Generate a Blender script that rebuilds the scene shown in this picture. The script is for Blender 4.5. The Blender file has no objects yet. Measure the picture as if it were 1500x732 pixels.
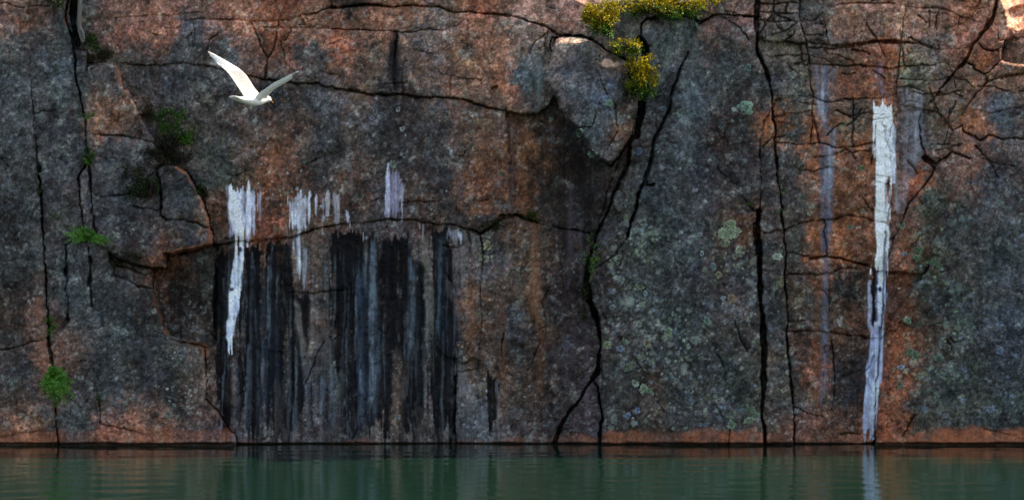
import bpy, math, random
import numpy as np
from mathutils import Vector

# ---------------------------------------------------------------- camera, sky, sun, exposure
scn = bpy.context.scene
COL = scn.collection
CAM_D, CAM_H, PXM = 32.0, 2.84, 100.0        # camera 32 m from the cliff, 100 photo pixels per metre there
cam_data = bpy.data.cameras.new('camera'); cam = bpy.data.objects.new('camera', cam_data); COL.objects.link(cam)
cam.location = (0, -CAM_D, CAM_H); cam.rotation_euler = (math.radians(90), 0, 0)
cam_data.sensor_width = 36.0; cam_data.lens = 36.0 * CAM_D / 15.0; cam_data.clip_end = 3000
scn.camera = cam

SUN_EL, SUN_AZ = math.radians(52), math.radians(66)     # azimuth measured from +Y (into the cliff) towards +X
sun_vec = Vector((math.cos(SUN_EL) * math.sin(SUN_AZ), math.cos(SUN_EL) * math.cos(SUN_AZ), math.sin(SUN_EL)))
world = bpy.data.worlds.new('World'); scn.world = world; world.use_nodes = True
wn = world.node_tree; bg = wn.nodes['Background']
sky = wn.nodes.new('ShaderNodeTexSky'); sky.sky_type = 'NISHITA'; sky.sun_disc = False
sky.sun_elevation = SUN_EL; sky.sun_rotation = SUN_AZ; sky.air_density = 1.0; sky.dust_density = 1.6; sky.ozone_density = 0.7
wn.links.new(sky.outputs[0], bg.inputs[0]); bg.inputs[1].default_value = 0.12
sun_data = bpy.data.lights.new('sun', 'SUN'); sun_data.energy = 4.0; sun_data.angle = math.radians(0.5); sun_data.color = (1.0, 0.93, 0.84)
sun = bpy.data.objects.new('sun', sun_data); COL.objects.link(sun); sun.location = (20, 10, 30)
sun.rotation_euler = (-sun_vec).to_track_quat('-Z', 'Y').to_euler()
scn.view_settings.view_transform = 'Standard'; scn.view_settings.look = 'None'
scn.view_settings.exposure = 1.85; scn.view_settings.use_white_balance = True; scn.view_settings.white_balance_temperature = 7900; scn.view_settings.white_balance_tint = 8; scn.view_settings.gamma = 1.0; scn.view_settings.use_curve_mapping = False

rng = np.random.default_rng(7)
random.seed(7)
#NUMPY_BEGIN
# ---------------------------------------------------------------- the cliff face as a relief, worked out on a grid
# Positions are noted in photograph pixels (px right, py down); depth (metres towards the viewer) comes from the slabs.
SP = 1.3
GX = np.arange(-400, 1900.1, SP); GY = np.arange(-74, 690.1, SP)
NX, NY = len(GX), len(GY)
X, Y = np.meshgrid(GX, GY)

def taps(n, cell, off):
    t = np.arange(n) * (SP / cell) + off
    i = np.floor(t).astype(int); f = (t - i).astype(np.float32)
    return i, ((1 - f) ** 3 / 6, (3 * f ** 3 - 6 * f ** 2 + 4) / 6, (-3 * f ** 3 + 3 * f ** 2 + 3 * f + 1) / 6, f ** 3 / 6)
def noise(cx, cy=None):
    "smooth random field, roughly -1..1, with cells cx by cy pixels"
    cy = cy or cx
    ix, wx = taps(NX, cx, rng.random()); iy, wy = taps(NY, cy, rng.random())
    R = rng.standard_normal((iy[-1] + 4, ix[-1] + 4)).astype(np.float32)
    A = sum(wy[k][:, None] * R[iy + k] for k in range(4))
    v = sum(wx[k][None, :] * A[:, ix + k] for k in range(4))
    return v / (v.std() * 2.0 + 1e-6)
def fbm(c, octs=4, gain=0.55, ratio=1.0):
    v = 0; a = 1.0
    for _ in range(octs):
        v = v + a * noise(c, c * ratio); a *= gain; c /= 2.03
    return v / (v.std() * 2.0)
def sm(a, b, x):
    t = np.clip((x - a) / (b - a), 0, 1); return t * t * (3 - 2 * t)
def lin(c):
    c = np.asarray(c, dtype=np.float32) / 255.0
    return np.where(c <= 0.04045, c / 12.92, ((c + 0.055) / 1.055) ** 2.4)

WX = X + 2.2 * fbm(26, 5, .65) + .8 * noise(4); WY = Y + 2.2 * fbm(26, 5, .65) + .8 * noise(4)

# ---- cracks: (points, half width px, depth m, 1 = parts two slabs)
CR = []
def cr(w, d, part, *p): CR.append((p, w, d, part))
# left: upright quarry splits
cr(2.2, .2, 1, (95,-80),(95,0),(98,18),(103,50),(107,65),(110,85),(112,110),(115,125),(120,150),(124,175),(127,205),(130,225),(133,250),(134,270),(136,300),(137,320),(139,338))
cr(1.2, .08, 1, (137,325),(139,338),(142,356),(158,370))
cr(8.0, .5, 0, (106,-80),(108,0),(109,25),(112,50),(114,64))
cr(1.2, .12, 1, (46,110),(48,165),(50,195),(53,215),(55,240),(57,260),(58,280),(61,300),(62,320),(63,345))
cr(1.0, .05, 1, (46,110),(40,60),(42,-80))
cr(2.3, .22, 1, (57,260),(61,300),(63,345),(65,370),(66,400),(68,430),(69,465),(71,490),(73,505),(76,520),(79,570),(81,600),(84,625),(85,690))
cr(5.0, .22, 0, (69,462),(72,480),(73,500),(77,540),(79,585))
cr(1.0, .06, 0, (0,7),(10,5),(30,12),(50,9),(70,10)); cr(.8, .05, 0, (20,63),(60,66),(107,67))
cr(1.0, .06, 0, (53,115),(75,116)); cr(1.2, .09, 0, (47,167),(57,166),(60,164),(75,163),(85,160)); cr(.7, .04, 0, (55,30),(75,48)); cr(.8, .05, 0, (87,180),(80,195),(73,212)); cr(.8, .05, 0, (80,140),(82,155),(90,160))
cr(1.6, .16, 1, (136,232),(130,238),(122,248),(117,258),(118,280),(120,305),(122,330),(112,345),(97,360)); cr(1.3, .10, 1, (97,360),(97,385),(98,400),(99,430),(100,455),(100,470),(91,482),(80,488),(66,490))
cr(1.3, .10, 0, (128,362),(129,385),(131,410),(134,430),(135,447))
for hx, hy, hr in ((129,378,3.4),(131,410,3.4),(97,398,3),(99,463,4),(122,314,3),(57,246,4),(58,280,4),(160,378,3)): cr(hr, .16, 0, (hx,hy-3),(hx,hy+5))
# stepped slab left of the heather
cr(1.6, .12, 1, (110,72),(127,72),(128,92),(131,103)); cr(1.0, .07, 1, (131,103),(145,97),(155,92)); cr(1.3, .12, 1, (127,72),(128,92),(155,92),(170,95),(176,108),(184,132),(190,133),(199,160),(205,168),(214,182),(225,205),(232,230),(238,241))
cr(1.0, .07, 1, (131,103),(132,115),(127,130),(120,147)); cr(.9, .06, 0, (124,115),(121,125)); cr(1.2, .08, 1, (130,200),(150,198),(180,197),(205,203),(228,212)); cr(.9, .06, 0, (131,215),(150,216)); cr(.9, .05, 0, (147,230),(156,233),(168,232))
cr(1.2, .08, 1, (136,280),(145,288),(165,288),(190,286),(205,284),(218,262),(230,250)); cr(1.3, .10, 0, (196,305),(215,307),(230,312),(236,306)); cr(.7, .04, 0, (190,252),(210,250))
# rounded slab below the heather, its lower lip
cr(1.7, .18, 1, (238,241),(250,240),(262,245),(275,253),(283,265),(290,280),(300,300),(306,320),(310,340),(311,358)); cr(1.8, .14, 1, (230,250),(232,270),(235,290),(234,318),(243,322)); cr(2.0, .16, 1, (238,241),(230,250))
cr(1.2, .09, 1, (243,322),(260,322),(285,324),(300,330),(310,337)); cr(2.4, .22, 1, (311,358),(290,366),(270,370),(252,373),(242,371),(242,392),(225,391))
cr(2.0, .16, 1, (158,370),(175,382),(200,388),(225,391)); cr(1.2, .08, 0, (168,390),(190,393),(205,400),(222,401)); cr(1.0, .07, 1, (158,370),(166,385),(167,402),(190,410),(205,420),(225,424)); cr(1.8, .12, 0, (203,419),(222,424))
cr(1.7, .18, 1, (225,391),(225,424),(228,440),(235,462),(242,485),(246,495),(265,501),(285,504),(298,508)); cr(1.6, .15, 1, (298,508),(303,525),(302,560),(299,582),(310,594),(320,605),(333,622),(346,640),(350,690))
cr(1.2, .09, 1, (318,358),(319,400),(317,450),(316,500),(300,508)); cr(1.0, .08, 1, (311,358),(318,358),(330,358))
cr(.9, .07, 0, (142,545),(143,580),(146,605),(148,622)); cr(1.0, .07, 0, (148,622),(170,626),(200,632),(222,641)); cr(1.2, .09, 1, (-400,530),(0,512),(30,507),(45,500),(72,496)); cr(1.0, .06, 0, (0,640),(40,632),(65,630),(82,632)); cr(.8, .05, 0, (130,540),(122,560),(118,580)); cr(.9, .06, 0, (96,600),(105,607),(100,560))
# top band
cr(1.1, .07, 1, (128,30),(160,26),(190,25),(225,23),(255,24),(266,24),(268,33),(290,30),(330,28),(375,31),(405,31),(425,30),(440,24),(455,20),(485,9)); cr(1.2, .09, 1, (128,30),(117,50))
cr(1.0, .07, 0, (266,24),(285,20),(303,19),(305,25),(312,28)); cr(1.0, .07, 0, (268,33),(266,40),(258,43),(245,40),(235,37)); cr(1.1, .08, 0, (215,46),(225,49),(234,50)); cr(1.0, .06, 0, (165,93),(195,94),(215,95))
cr(.9, .05, 0, (312,-40),(309,10),(312,25)); cr(.9, .05, 0, (318,50),(308,58),(303,72)); cr(.8, .05, 0, (250,0),(262,14),(266,24))
cr(1.0, .07, 1, (385,42),(425,42),(460,41),(505,43),(550,46),(580,47),(600,46),(630,42),(650,44)); cr(.9, .06, 1, (650,44),(672,36),(690,20))
cr(2.0, .15, 1, (485,9),(500,10),(530,8),(550,7),(600,9),(640,12),(665,17),(690,19),(715,22),(750,25),(770,30),(790,38),(805,45),(815,52),(828,52)); cr(1.2, .08, 1, (672,-80),(672,18)); cr(1.0, .07, 1, (487,-80),(487,9)); cr(1.0, .06, 0, (800,10),(806,-10)); cr(.9, .05, 0, (800,10),(815,12))
cr(1.2, .08, 1, (424,-80),(420,5),(412,20),(408,35),(405,60),(400,75),(393,85),(388,118)); cr(1.1, .07, 1, (375,52),(385,75),(393,85)); cr(1.0, .06, 1, (375,52),(366,31)); cr(1.0, .06, 0, (412,60),(416,90),(420,97)); cr(.9, .06, 0, (425,45),(437,30),(440,24)); cr(.9, .06, 0, (437,36),(450,37),(462,40)); cr(.9, .06, 0, (440,24),(446,34),(460,41),(466,35)); cr(.9,.06,0,(418,58),(432,40),(437,32))
cr(1.7, .13, 1, (385,117),(420,121),(440,124),(460,124),(490,129),(530,134),(570,138),(610,142),(650,144),(690,149),(720,157),(740,162),(760,168),(790,168),(803,156),(814,140)); cr(1.2, .07, 1, (300,96),(340,104),(385,117)); cr(1.1, .06, 1, (215,95),(260,96),(300,96)); cr(1.0,.06,1,(170,95),(215,95))
cr(.9, .05, 0, (455,103),(475,107),(500,112),(520,118),(545,122),(600,124)); cr(1.0, .06, 0, (632,95),(645,108),(660,114),(690,117),(705,118),(705,125)); cr(.9, .05, 1, (660,114),(660,145)); cr(2.5, .1, 0, (722,129),(728,127)); cr(.8, .04, 0, (686,20),(684,60),(688,80)); cr(1.0, .07, 0, (580,48),(577,75),(575,90)); cr(.8, .05, 0, (478,50),(470,70)); cr(.9, .05, 1, (800,47),(797,70),(806,78)); cr(.9,.05,0,(775,80),(783,62),(797,50))
# big wedged block
cr(1.3, .12, 1, (828,52),(813,57),(806,80),(797,108),(799,122),(812,138),(820,158),(834,178),(846,188),(856,203),(866,220),(880,236),(893,242))
cr(3.0, .3, 1, (893,242),(905,230),(917,212),(926,196),(931,172),(936,148)); cr(3.5, .3, 1, (936,148),(926,110),(918,92),(905,82),(888,73),(874,61),(858,53),(828,52))
cr(.9, .06, 0, (873,97),(880,120),(890,140)); cr(1.0, .06, 0, (872,75),(880,90),(873,97)); cr(1.0, .06, 0, (846,187),(866,185),(872,170)); cr(.9,.05,0,(899,150),(905,190),(893,215))
# clefts right of the block
cr(6.5, .55, 0, (938,60),(944,72),(945,90),(943,120),(940,150),(937,175),(931,200)); cr(2.6, .24, 1, (936,148),(934,180),(925,210),(920,240),(914,256),(908,275),(896,300),(880,330),(874,345),(869,362)); cr(1.1, .08, 0, (905,240),(897,270),(888,300),(879,320))
cr(2.4, .2, 1, (1010,76),(1000,95),(985,130),(980,160),(968,182),(958,208),(951,240),(945,262),(937,285),(930,305),(922,325),(917,345)); cr(1.0, .07, 1, (1010,76),(1020,52),(1016,28)); cr(.9, .06, 1, (917,345),(900,372),(880,388),(860,396)); cr(2.6, .2, 0, (958,208),(950,250),(947,272),(960,272))
cr(2.0, .2, 1, (936,148),(943,120),(945,75),(941,55),(940,34),(948,26),(975,21),(990,22),(1016,28),(1025,36),(1050,22),(1075,22),(1095,24),(1110,24)); cr(1.2, .09, 0, (1050,22),(1065,30),(1085,40),(1098,60)); cr(.9, .06, 0, (945,72),(951,85))
cr(2.6, .26, 1, (869,362),(866,380),(862,405)); cr(8.0, .5, 0, (866,385),(858,420),(860,440)); cr(10.0, .55, 0, (860,432),(868,452),(875,468)); cr(6.0, .5, 1, (862,405),(866,440),(875,475),(880,500)); cr(5.5, .4, 1, (880,500),(878,525),(876,545),(871,555)); cr(2.6, .24, 1, (871,555),(877,565),(881,590),(883,610),(880,630),(881,690)); cr(3.0, .26, 1, (871,555),(858,570),(845,590),(832,605),(820,625),(813,645),(810,690))
cr(1.0, .08, 0, (879,635),(886,645)); cr(1.2, .1, 0, (880,520),(882,550),(884,575))
# ledge and the curved crack above the dark drips
cr(1.4, .12, 1, (318,358),(330,358),(375,354),(425,348),(440,342),(470,335),(500,328),(530,326),(550,322),(570,320),(600,321),(640,326),(670,330),(690,336),(704,342)); cr(4.0, .26, 1, (704,341),(716,336),(724,331)); cr(3.2, .24, 1, (724,331),(735,318),(755,314),(770,320),(786,325)); cr(1.8, .14, 1, (786,325),(800,329),(815,334),(840,338),(872,346)); cr(1.3, .1, 1, (740,158),(742,165),(744,200),(747,230),(749,280),(751,320))
cr(.9, .06, 0, (510,302),(530,300),(555,290)); cr(.9, .06, 0, (590,296),(650,294),(690,295),(715,292)); cr(.9, .06, 0, (450,240),(460,236),(470,232)); cr(1.0, .06, 0, (422,427),(460,427),(490,425),(520,421)); cr(1.2, .08, 0, (650,360),(670,363),(678,358)); cr(1.0,.07,0,(475,500),(460,530),(448,560)); cr(1.0,.07,1,(704,342),(708,380),(702,420),(705,470),(700,540),(668,545),(667,600),(670,690)); cr(1.0,.07,0,(735,550),(745,562),(752,566)); cr(.8, .05, 0, (800,470),(795,440),(803,420)); cr(.9, .05, 0, (753,600),(765,560),(782,530),(790,500)); cr(.9, .06, 0, (825,360),(822,390),(826,420)); cr(1.2,.08,0,(737,490),(735,520),(738,550))
# right-hand slab and the tall black joint
cr(3.6, .3, 1, (1108,-80),(1109,0),(1111,40),(1110,80),(1118,98),(1126,120)); cr(2.0, .16, 1, (1126,120),(1130,140),(1133,170),(1135,200),(1137,230),(1139,260),(1142,280),(1144,310),(1146,335),(1148,370),(1149,400),(1152,440),(1154,470)); cr(1.8, .14, 1, (1154,470),(1151,488),(1154,515),(1157,550),(1161,590),(1163,640),(1163,690))
cr(1.4, .14, 1, (1050,248),(1065,262),(1080,280),(1095,298),(1104,309),(1114,311)); cr(.9, .05, 0, (1050,248),(1062,200),(1066,180)); cr(1.2, .1, 1, (1114,220),(1115,260),(1114,311)); cr(1.0,.05,1,(1114,220),(1118,180),(1140,142)); cr(5.0, .42, 1, (1113,311),(1111,340),(1114,380),(1113,420),(1115,460),(1118,510)); cr(4.0, .38, 1, (1118,510),(1118,560),(1117,600),(1119,640),(1119,690)); cr(5.0, .3, 0, (1108,330),(1110,370)); cr(1.0, .06, 0, (1116,395),(1112,420),(1107,450))
for q in (((1010,540),(1020,555),(1035,572)),((1050,515),(1060,540),(1064,560)),((930,525),(945,545),(965,550)),((963,588),(970,600),(971,612)),((1000,525),(1015,540)),((1035,583),(1050,600),(1060,612)),((1068,628),(1068,660)),((990,615),(990,640)),((908,355),(912,375),(905,395),(918,410)),((1052,380),(1060,420)),((985,360),(990,400)),((1075,470),(1085,500),(1095,515))): cr(1.0, .06, 0, *q)
# broken rock, upper right
cr(1.2, .09, 1, (1110,62),(1125,62),(1150,63),(1170,65),(1185,63),(1200,66),(1215,68),(1235,67),(1255,67)); cr(2.8, .2, 1, (1255,67),(1275,63),(1300,61),(1330,62)); cr(1.4, .1, 1, (1330,62),(1355,68),(1375,75),(1390,75),(1410,72),(1424,66)); cr(1.6, .1, 0, (1185,70),(1220,72),(1250,70)); cr(1.3, .1, 1, (1182,96),(1200,95),(1230,96),(1260,96),(1290,98),(1310,100),(1318,98)); cr(1.0, .08, 1, (1318,96),(1345,96),(1370,95),(1385,92),(1400,100))
cr(1.1, .08, 1, (1204,12),(1230,8),(1260,4),(1290,6),(1325,7),(1345,11),(1375,13),(1395,20),(1420,26),(1440,34)); cr(1.0, .07, 0, (1345,17),(1380,22),(1400,28)); cr(1.4, .1, 1, (1168,-80),(1170,0),(1172,30),(1178,55),(1181,65),(1186,80),(1188,95),(1190,140)); cr(1.3, .1, 0, (1172,65),(1175,85),(1181,100)); cr(1.0, .08, 1, (1204,-80),(1205,12),(1207,30),(1211,60),(1212,67)); cr(1.0, .07, 1, (1172,32),(1190,30),(1205,18)); cr(.9, .06, 1, (1175,34),(1207,36)); cr(.9, .06, 1, (1179,52),(1210,53))
for q in (((1110,18),(1140,19),(1170,20)),((1110,4),(1140,5),(1170,5)),((1110,31),(1150,32),(1173,32)),((1133,-60),(1133,10),(1135,31)),((1150,5),(1152,18)),((1120,31),(1122,62)),((1326,7),(1325,20),(1323,45),(1318,62),(1317,96)),((1317,96),(1315,125),(1314,150),(1312,180)),((1326,-80),(1326,7)),((1125,87),(1150,83),(1186,80)),((1127,115),(1145,120),(1160,118),(1190,120)),((1135,147),(1160,141),(1190,140),(1200,146),(1215,148),(1240,146),(1265,143),(1290,143),(1313,146)),((1315,115),(1335,117),(1360,119),(1378,117),(1392,112)),((1317,165),(1335,163),(1352,161)),((1135,170),(1155,165),(1189,160)),((1190,140),(1189,160),(1197,190),(1200,210)),((1136,210),(1162,210),(1185,211),(1200,209),(1225,217),(1250,217),(1280,213)),((1250,148),(1250,217)),((1315,128),(1335,127),(1352,133)),((1189,160),(1190,185),(1187,211)),((1375,13),(1370,40),(1375,75)),((1405,22),(1402,50),(1410,72)),((1170,250),(1190,252),(1215,245))): cr(1.0, .08, 1, *q)
cr(.8, .05, 0, (1205,75),(1225,82),(1245,90),(1255,97)); cr(.8, .05, 0, (1190,82),(1205,86),(1215,90))
cr(3.6, .26, 1, (1462,-80),(1460,0),(1456,25),(1446,40),(1430,58),(1424,66),(1418,78),(1408,95)); cr(3.0, .24, 1, (1408,95),(1395,110),(1380,130)); cr(1.4, .12, 1, (1380,130),(1365,147),(1352,161),(1345,178),(1348,215),(1358,232)); cr(1.6, .14, 1, (1358,232),(1370,240),(1385,232),(1395,222),(1405,225),(1420,232)); cr(1.6, .12, 1, (1395,190),(1410,182),(1413,192),(1425,201),(1440,206),(1450,198),(1470,205),(1490,203),(1560,210),(1900,205)); cr(1.0, .08, 1, (1352,161),(1375,166),(1395,190)); cr(.9,.06,1,(1395,190),(1392,210),(1395,222))
cr(3.4, .26, 0, (1352,232),(1362,238),(1368,246)); cr(1.8, .15, 1, (1370,240),(1362,260),(1352,275),(1344,285)); cr(1.5, .14, 1, (1344,285),(1338,290),(1330,300),(1325,320),(1317,335),(1308,350),(1302,380),(1298,405),(1294,440),(1291,480)); cr(2.4, .2, 1, (1291,480),(1289,520),(1285,560),(1282,600),(1281,640),(1281,690)); cr(1.2, .1, 0, (1345,283),(1346,292),(1353,299))
cr(1.3, .1, 1, (1358,388),(1345,410),(1332,430),(1320,447),(1308,463),(1300,484),(1291,500)); cr(.9, .06, 0, (1348,343),(1330,370),(1315,390)); cr(1.0, .08, 0, (1300,485),(1313,485),(1320,470)); cr(1.0, .08, 1, (1300,397),(1320,398),(1340,402),(1352,398))
cr(1.3, .1, 1, (1420,26),(1430,6),(1440,-10),(1442,-80)); cr(1.2, .09, 1, (1446,40),(1448,20),(1446,-10)); cr(1.4, .1, 1, (1456,25),(1475,16),(1500,10),(1900,-10)); cr(1.2, .09, 1, (1462,30),(1464,60),(1474,60),(1478,32),(1476,18)); cr(1.6, .12, 1, (1430,58),(1437,66),(1442,73),(1456,75),(1470,69),(1474,60)); cr(1.0,.08,1,(1430,58),(1445,51),(1456,49),(1464,50)); cr(1.8, .14, 1, (1412,88),(1425,96),(1430,104),(1445,109),(1455,101),(1466,88),(1470,69)); cr(1.2, .09, 1, (1445,109),(1448,118),(1470,114),(1500,110),(1900,104)); cr(1.0, .08, 1, (1466,88),(1480,93),(1500,95),(1900,88)); cr(1.2, .1, 1, (1448,118),(1430,140),(1413,165),(1410,182)); cr(1.0, .08, 0, (1395,112),(1415,118),(1430,128)); cr(1.0, .07, 1, (1474,60),(1500,58),(1900,64)); cr(1.0,.07,0,(1480,30),(1490,45),(1500,52))
cr(1.2, .09, 1, (1120,341),(1143,338),(1165,330),(1190,322),(1208,322)); cr(1.1, .08, 1, (1148,370),(1165,371),(1185,376)); cr(2.2, .18, 1, (1185,378),(1212,378),(1230,379),(1250,384),(1270,388)); cr(1.3, .1, 1, (1270,388),(1285,396),(1300,397)); cr(1.3, .1, 1, (1149,402),(1190,402),(1215,402),(1235,395),(1255,394)); cr(1.0, .08, 1, (1154,486),(1185,484),(1210,485),(1255,493),(1291,497)); cr(.9, .06, 0, (1155,470),(1200,468)); cr(1.0, .07, 0, (1262,285),(1270,300),(1280,312)); cr(.9, .06, 1, (1208,322),(1212,378))
for q in (((1283,256),(1295,260),(1305,262)),((1285,268),(1302,272)),((1284,325),(1300,327)),((1297,185),(1298,205),(1305,220),(1306,250)),((1232,637),(1255,636),(1281,640)),((1442,629),(1470,633),(1500,643),(1540,655)),((1235,552),(1245,549),(1260,543)),((1280,520),(1275,535),(1268,545)),((1303,262),(1303,300),(1300,330)),((1163,597),(1185,606),(1205,610)),((1218,500),(1222,560),(1215,600)),((1325,640),(1332,620),(1345,608))): cr(1.0, .07, 0, *q)
for _ in range(55):
    fx, fy = rng.uniform(1118, 1500), rng.uniform(-10, 240); a_ = rng.normal(0, .35) + rng.choice([0, 0, .5, -.6, 1.5]); l_ = rng.uniform(16, 60)
    cr(1.1, .08, 0, (fx, fy), (fx + l_ * .5 * math.cos(a_) + rng.normal(0, 2), fy + l_ * .5 * math.sin(a_) + rng.normal(0, 2)), (fx + l_ * math.cos(a_), fy + l_ * math.sin(a_)))
for _ in range(60):
    fx, fy = rng.uniform(0, 1500), rng.uniform(0, 630); a_ = rng.uniform(0, 3.1); l_ = rng.uniform(8, 30)
    cr(.7, .05, 0, (fx, fy), (fx + l_ * .5 * math.cos(a_) + rng.normal(0, 3), fy + l_ * .5 * math.sin(a_) + rng.normal(0, 3)), (fx + l_ * math.cos(a_), fy + l_ * math.sin(a_)))
cr(1.3, .12, 0, (1297,340),(1296,370),(1298,400)); cr(1.0,.07,1,(1208,322),(1245,316),(1284,325)); cr(1.0,.06,1,(1212,402),(1216,480))

cr(1.6, .15, 1, (-70,-80),(-66,100),(-74,260),(-68,420),(-76,690)); cr(1.8, .16, 1, (-220,-80),(-226,180),(-214,400),(-222,690)); cr(1.4, .12, 1, (-400,210),(-300,200),(-220,214)); cr(1.2, .1, 1, (-220,300),(-140,312),(-70,305))
cr(1.8, .16, 1, (1600,205),(1590,300),(1606,430),(1598,560),(1604,690)); cr(1.8, .16, 1, (1760,205),(1770,380),(1756,540),(1764,690)); cr(1.4, .12, 1, (1600,420),(1680,408),(1760,416))
GAP = np.full(X.shape, 99.0, np.float32)       # distance to the nearest crack that parts two slabs
ALLC = np.full(X.shape, 99.0, np.float32)
GROOVE = np.zeros(X.shape, np.float32)
wvar = np.clip(0.95 + 0.55 * fbm(30, 3), 0.35, 1.9).astype(np.float32)
runs = np.clip(.8 + .8 * fbm(34, 3), .12, 1.3).astype(np.float32)
for pts, w, dep, part in CR:
    xs = [p[0] for p in pts]; ys = [p[1] for p in pts]; m = 14 + 2 * w
    i0, i1 = np.searchsorted(GX, (min(xs) - m, max(xs) + m)); j0, j1 = np.searchsorted(GY, (min(ys) - m, max(ys) + m))
    if i1 <= i0 or j1 <= j0: continue
    sx = WX[j0:j1, i0:i1]; sy = WY[j0:j1, i0:i1]; d = np.full(sx.shape, 99.0, np.float32)
    for (ax, ay), (bx, by) in zip(pts[:-1], pts[1:]):
        vx, vy = bx - ax, by - ay; L = vx * vx + vy * vy + 1e-6
        t = np.clip(((sx - ax) * vx + (sy - ay) * vy) / L, 0, 1)
        d = np.minimum(d, np.hypot(sx - ax - t * vx, sy - ay - t * vy))
    if part: GAP[j0:j1, i0:i1] = np.minimum(GAP[j0:j1, i0:i1], d)
    ALLC[j0:j1, i0:i1] = np.minimum(ALLC[j0:j1, i0:i1], d)
    thin = w < 1.6; vv = runs[j0:j1, i0:i1] if thin else wvar[j0:j1, i0:i1]
    ww = np.maximum(w * (.42 + .5 * vv if thin else .78 * vv), 0.62)
    prof = np.clip(1.25 - (d / ww) ** 1.5, 0, 1)
    GROOVE[j0:j1, i0:i1] = np.maximum(GROOVE[j0:j1, i0:i1], dep * prof * (vv if thin else np.clip(.55 + .6 * vv, .4, 1.2)))

# ---- slabs: connected pieces between the cracks
free = GAP > 1.5
lab = np.where(free, np.arange(X.size).reshape(X.shape), -1).astype(np.int64)
def sweep(a, fr):
    f = fr.ravel(); n = a.shape[1]
    brk = np.ones(f.size, bool); brk[1:] = f[1:] != f[:-1]; brk[::n] = True
    st = np.flatnonzero(brk); mx = np.maximum.reduceat(a.ravel(), st)
    return np.repeat(mx, np.diff(np.append(st, f.size))).reshape(a.shape)
for _ in range(400):
    old = lab
    lab = sweep(lab, free); lab = np.ascontiguousarray(sweep(np.ascontiguousarray(lab.T), np.ascontiguousarray(free.T)).T)
    if np.array_equal(old, lab): break
ids, inv, cnt = np.unique(lab, return_inverse=True, return_counts=True); inv = inv.reshape(X.shape)
small = (cnt < 180) | (ids < 0)
lab = np.where(small[inv], -1, inv)
while (lab < 0).any():
    old = lab.copy()
    for ax, s in ((0, 1), (0, -1), (1, 1), (1, -1)):
        r = np.roll(old, s, axis=ax); lab = np.where((lab < 0) & (r >= 0), r, lab)
ids, inv, cnt = np.unique(lab, return_inverse=True, return_counts=True); LAB = inv.reshape(X.shape); NLAB = len(ids)

def at_lab(px, py): return LAB[int(round((py - GY[0]) / SP)), int(round((px - GX[0]) / SP))]
HB = rng.normal(0, .035, NLAB); TXY = rng.normal(0, .04, (NLAB, 2)); CX = np.array([X[LAB == k].mean() for k in range(NLAB)]); CY = np.array([Y[LAB == k].mean() for k in range(NLAB)])
SEED = [(20,250,.16,.02,0),(20,580,.20,.02,.02),(85,200,.09,0,0),(85,420,.09,0,0),(120,400,.22,0,0),(180,450,.24,.0,.03),(180,250,.27,0,.02),(160,140,.27,.01,.03),(117,90,.14,0,0),(190,330,.28,0,.02),(265,300,.38,.02,.05),(275,345,.40,.0,.06),(195,402,.17,0,0),
 (270,440,-.24,0,0),(300,540,.02,0,0),(330,330,.02,0,0),(345,500,0,0,0),(220,500,.25,.01,.03),(330,200,.0,0,0),(500,200,.0,0,0),(550,100,.05,0,.02),(560,25,.03,0,0),(600,-20,.06,0,0),(780,100,.06,0,0),(330,70,.03,0,0),
 (820,250,-.22,0,.02),(860,150,.60,-.04,.20),(500,420,-.07,0,0),(780,430,-.06,0,0),(690,400,-.05,0,0),(700,600,-.03,0,0),(840,630,.0,0,0),(905,330,.06,0,0),(940,170,.04,0,0),(1040,150,.24,-.03,.0),(1000,450,.22,-.02,.02),(1090,230,.18,0,0),
 (1130,450,.12,0,0),(1125,200,.12,0,0),(1180,560,.06,0,0),(1250,560,.0,0,0),(1250,300,.03,0,0),(1330,250,.05,0,0),(1320,430,.05,0,0),(1310,560,.07,0,0),(1420,400,.18,-.04,.02),(1450,180,.12,0,0),(1260,35,.05,0,0),(1360,45,.03,0,0),(1455,62,.10,0,0),(1440,90,.07,0,0)]
for sx, sy, h, tx, ty in SEED:
    k = at_lab(sx, sy); HB[k] = h; TXY[k] = (tx, ty); CX[k], CY[k] = sx, sy
D = (HB[LAB] + TXY[LAB, 0] * (X - CX[LAB]) / 100 + TXY[LAB, 1] * (Y - CY[LAB]) / 100).astype(np.float32)
def blur(a, n=1):
    for _ in range(n):
        a = (np.roll(a, 1, 0) + a * 2 + np.roll(a, -1, 0)) / 4; a = (np.roll(a, 1, 1) + a * 2 + np.roll(a, -1, 1)) / 4
    return a
D = blur(D, 2)
rough = np.clip(0.8 + 0.5 * fbm(120, 2), .35, 1.6)
D += .035 * fbm(170, 3) + .024 * rough * fbm(34, 4) + .016 * rough * fbm(9, 3) + .005 * rough * noise(4) + .0035 * rng.standard_normal(X.shape)
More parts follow.
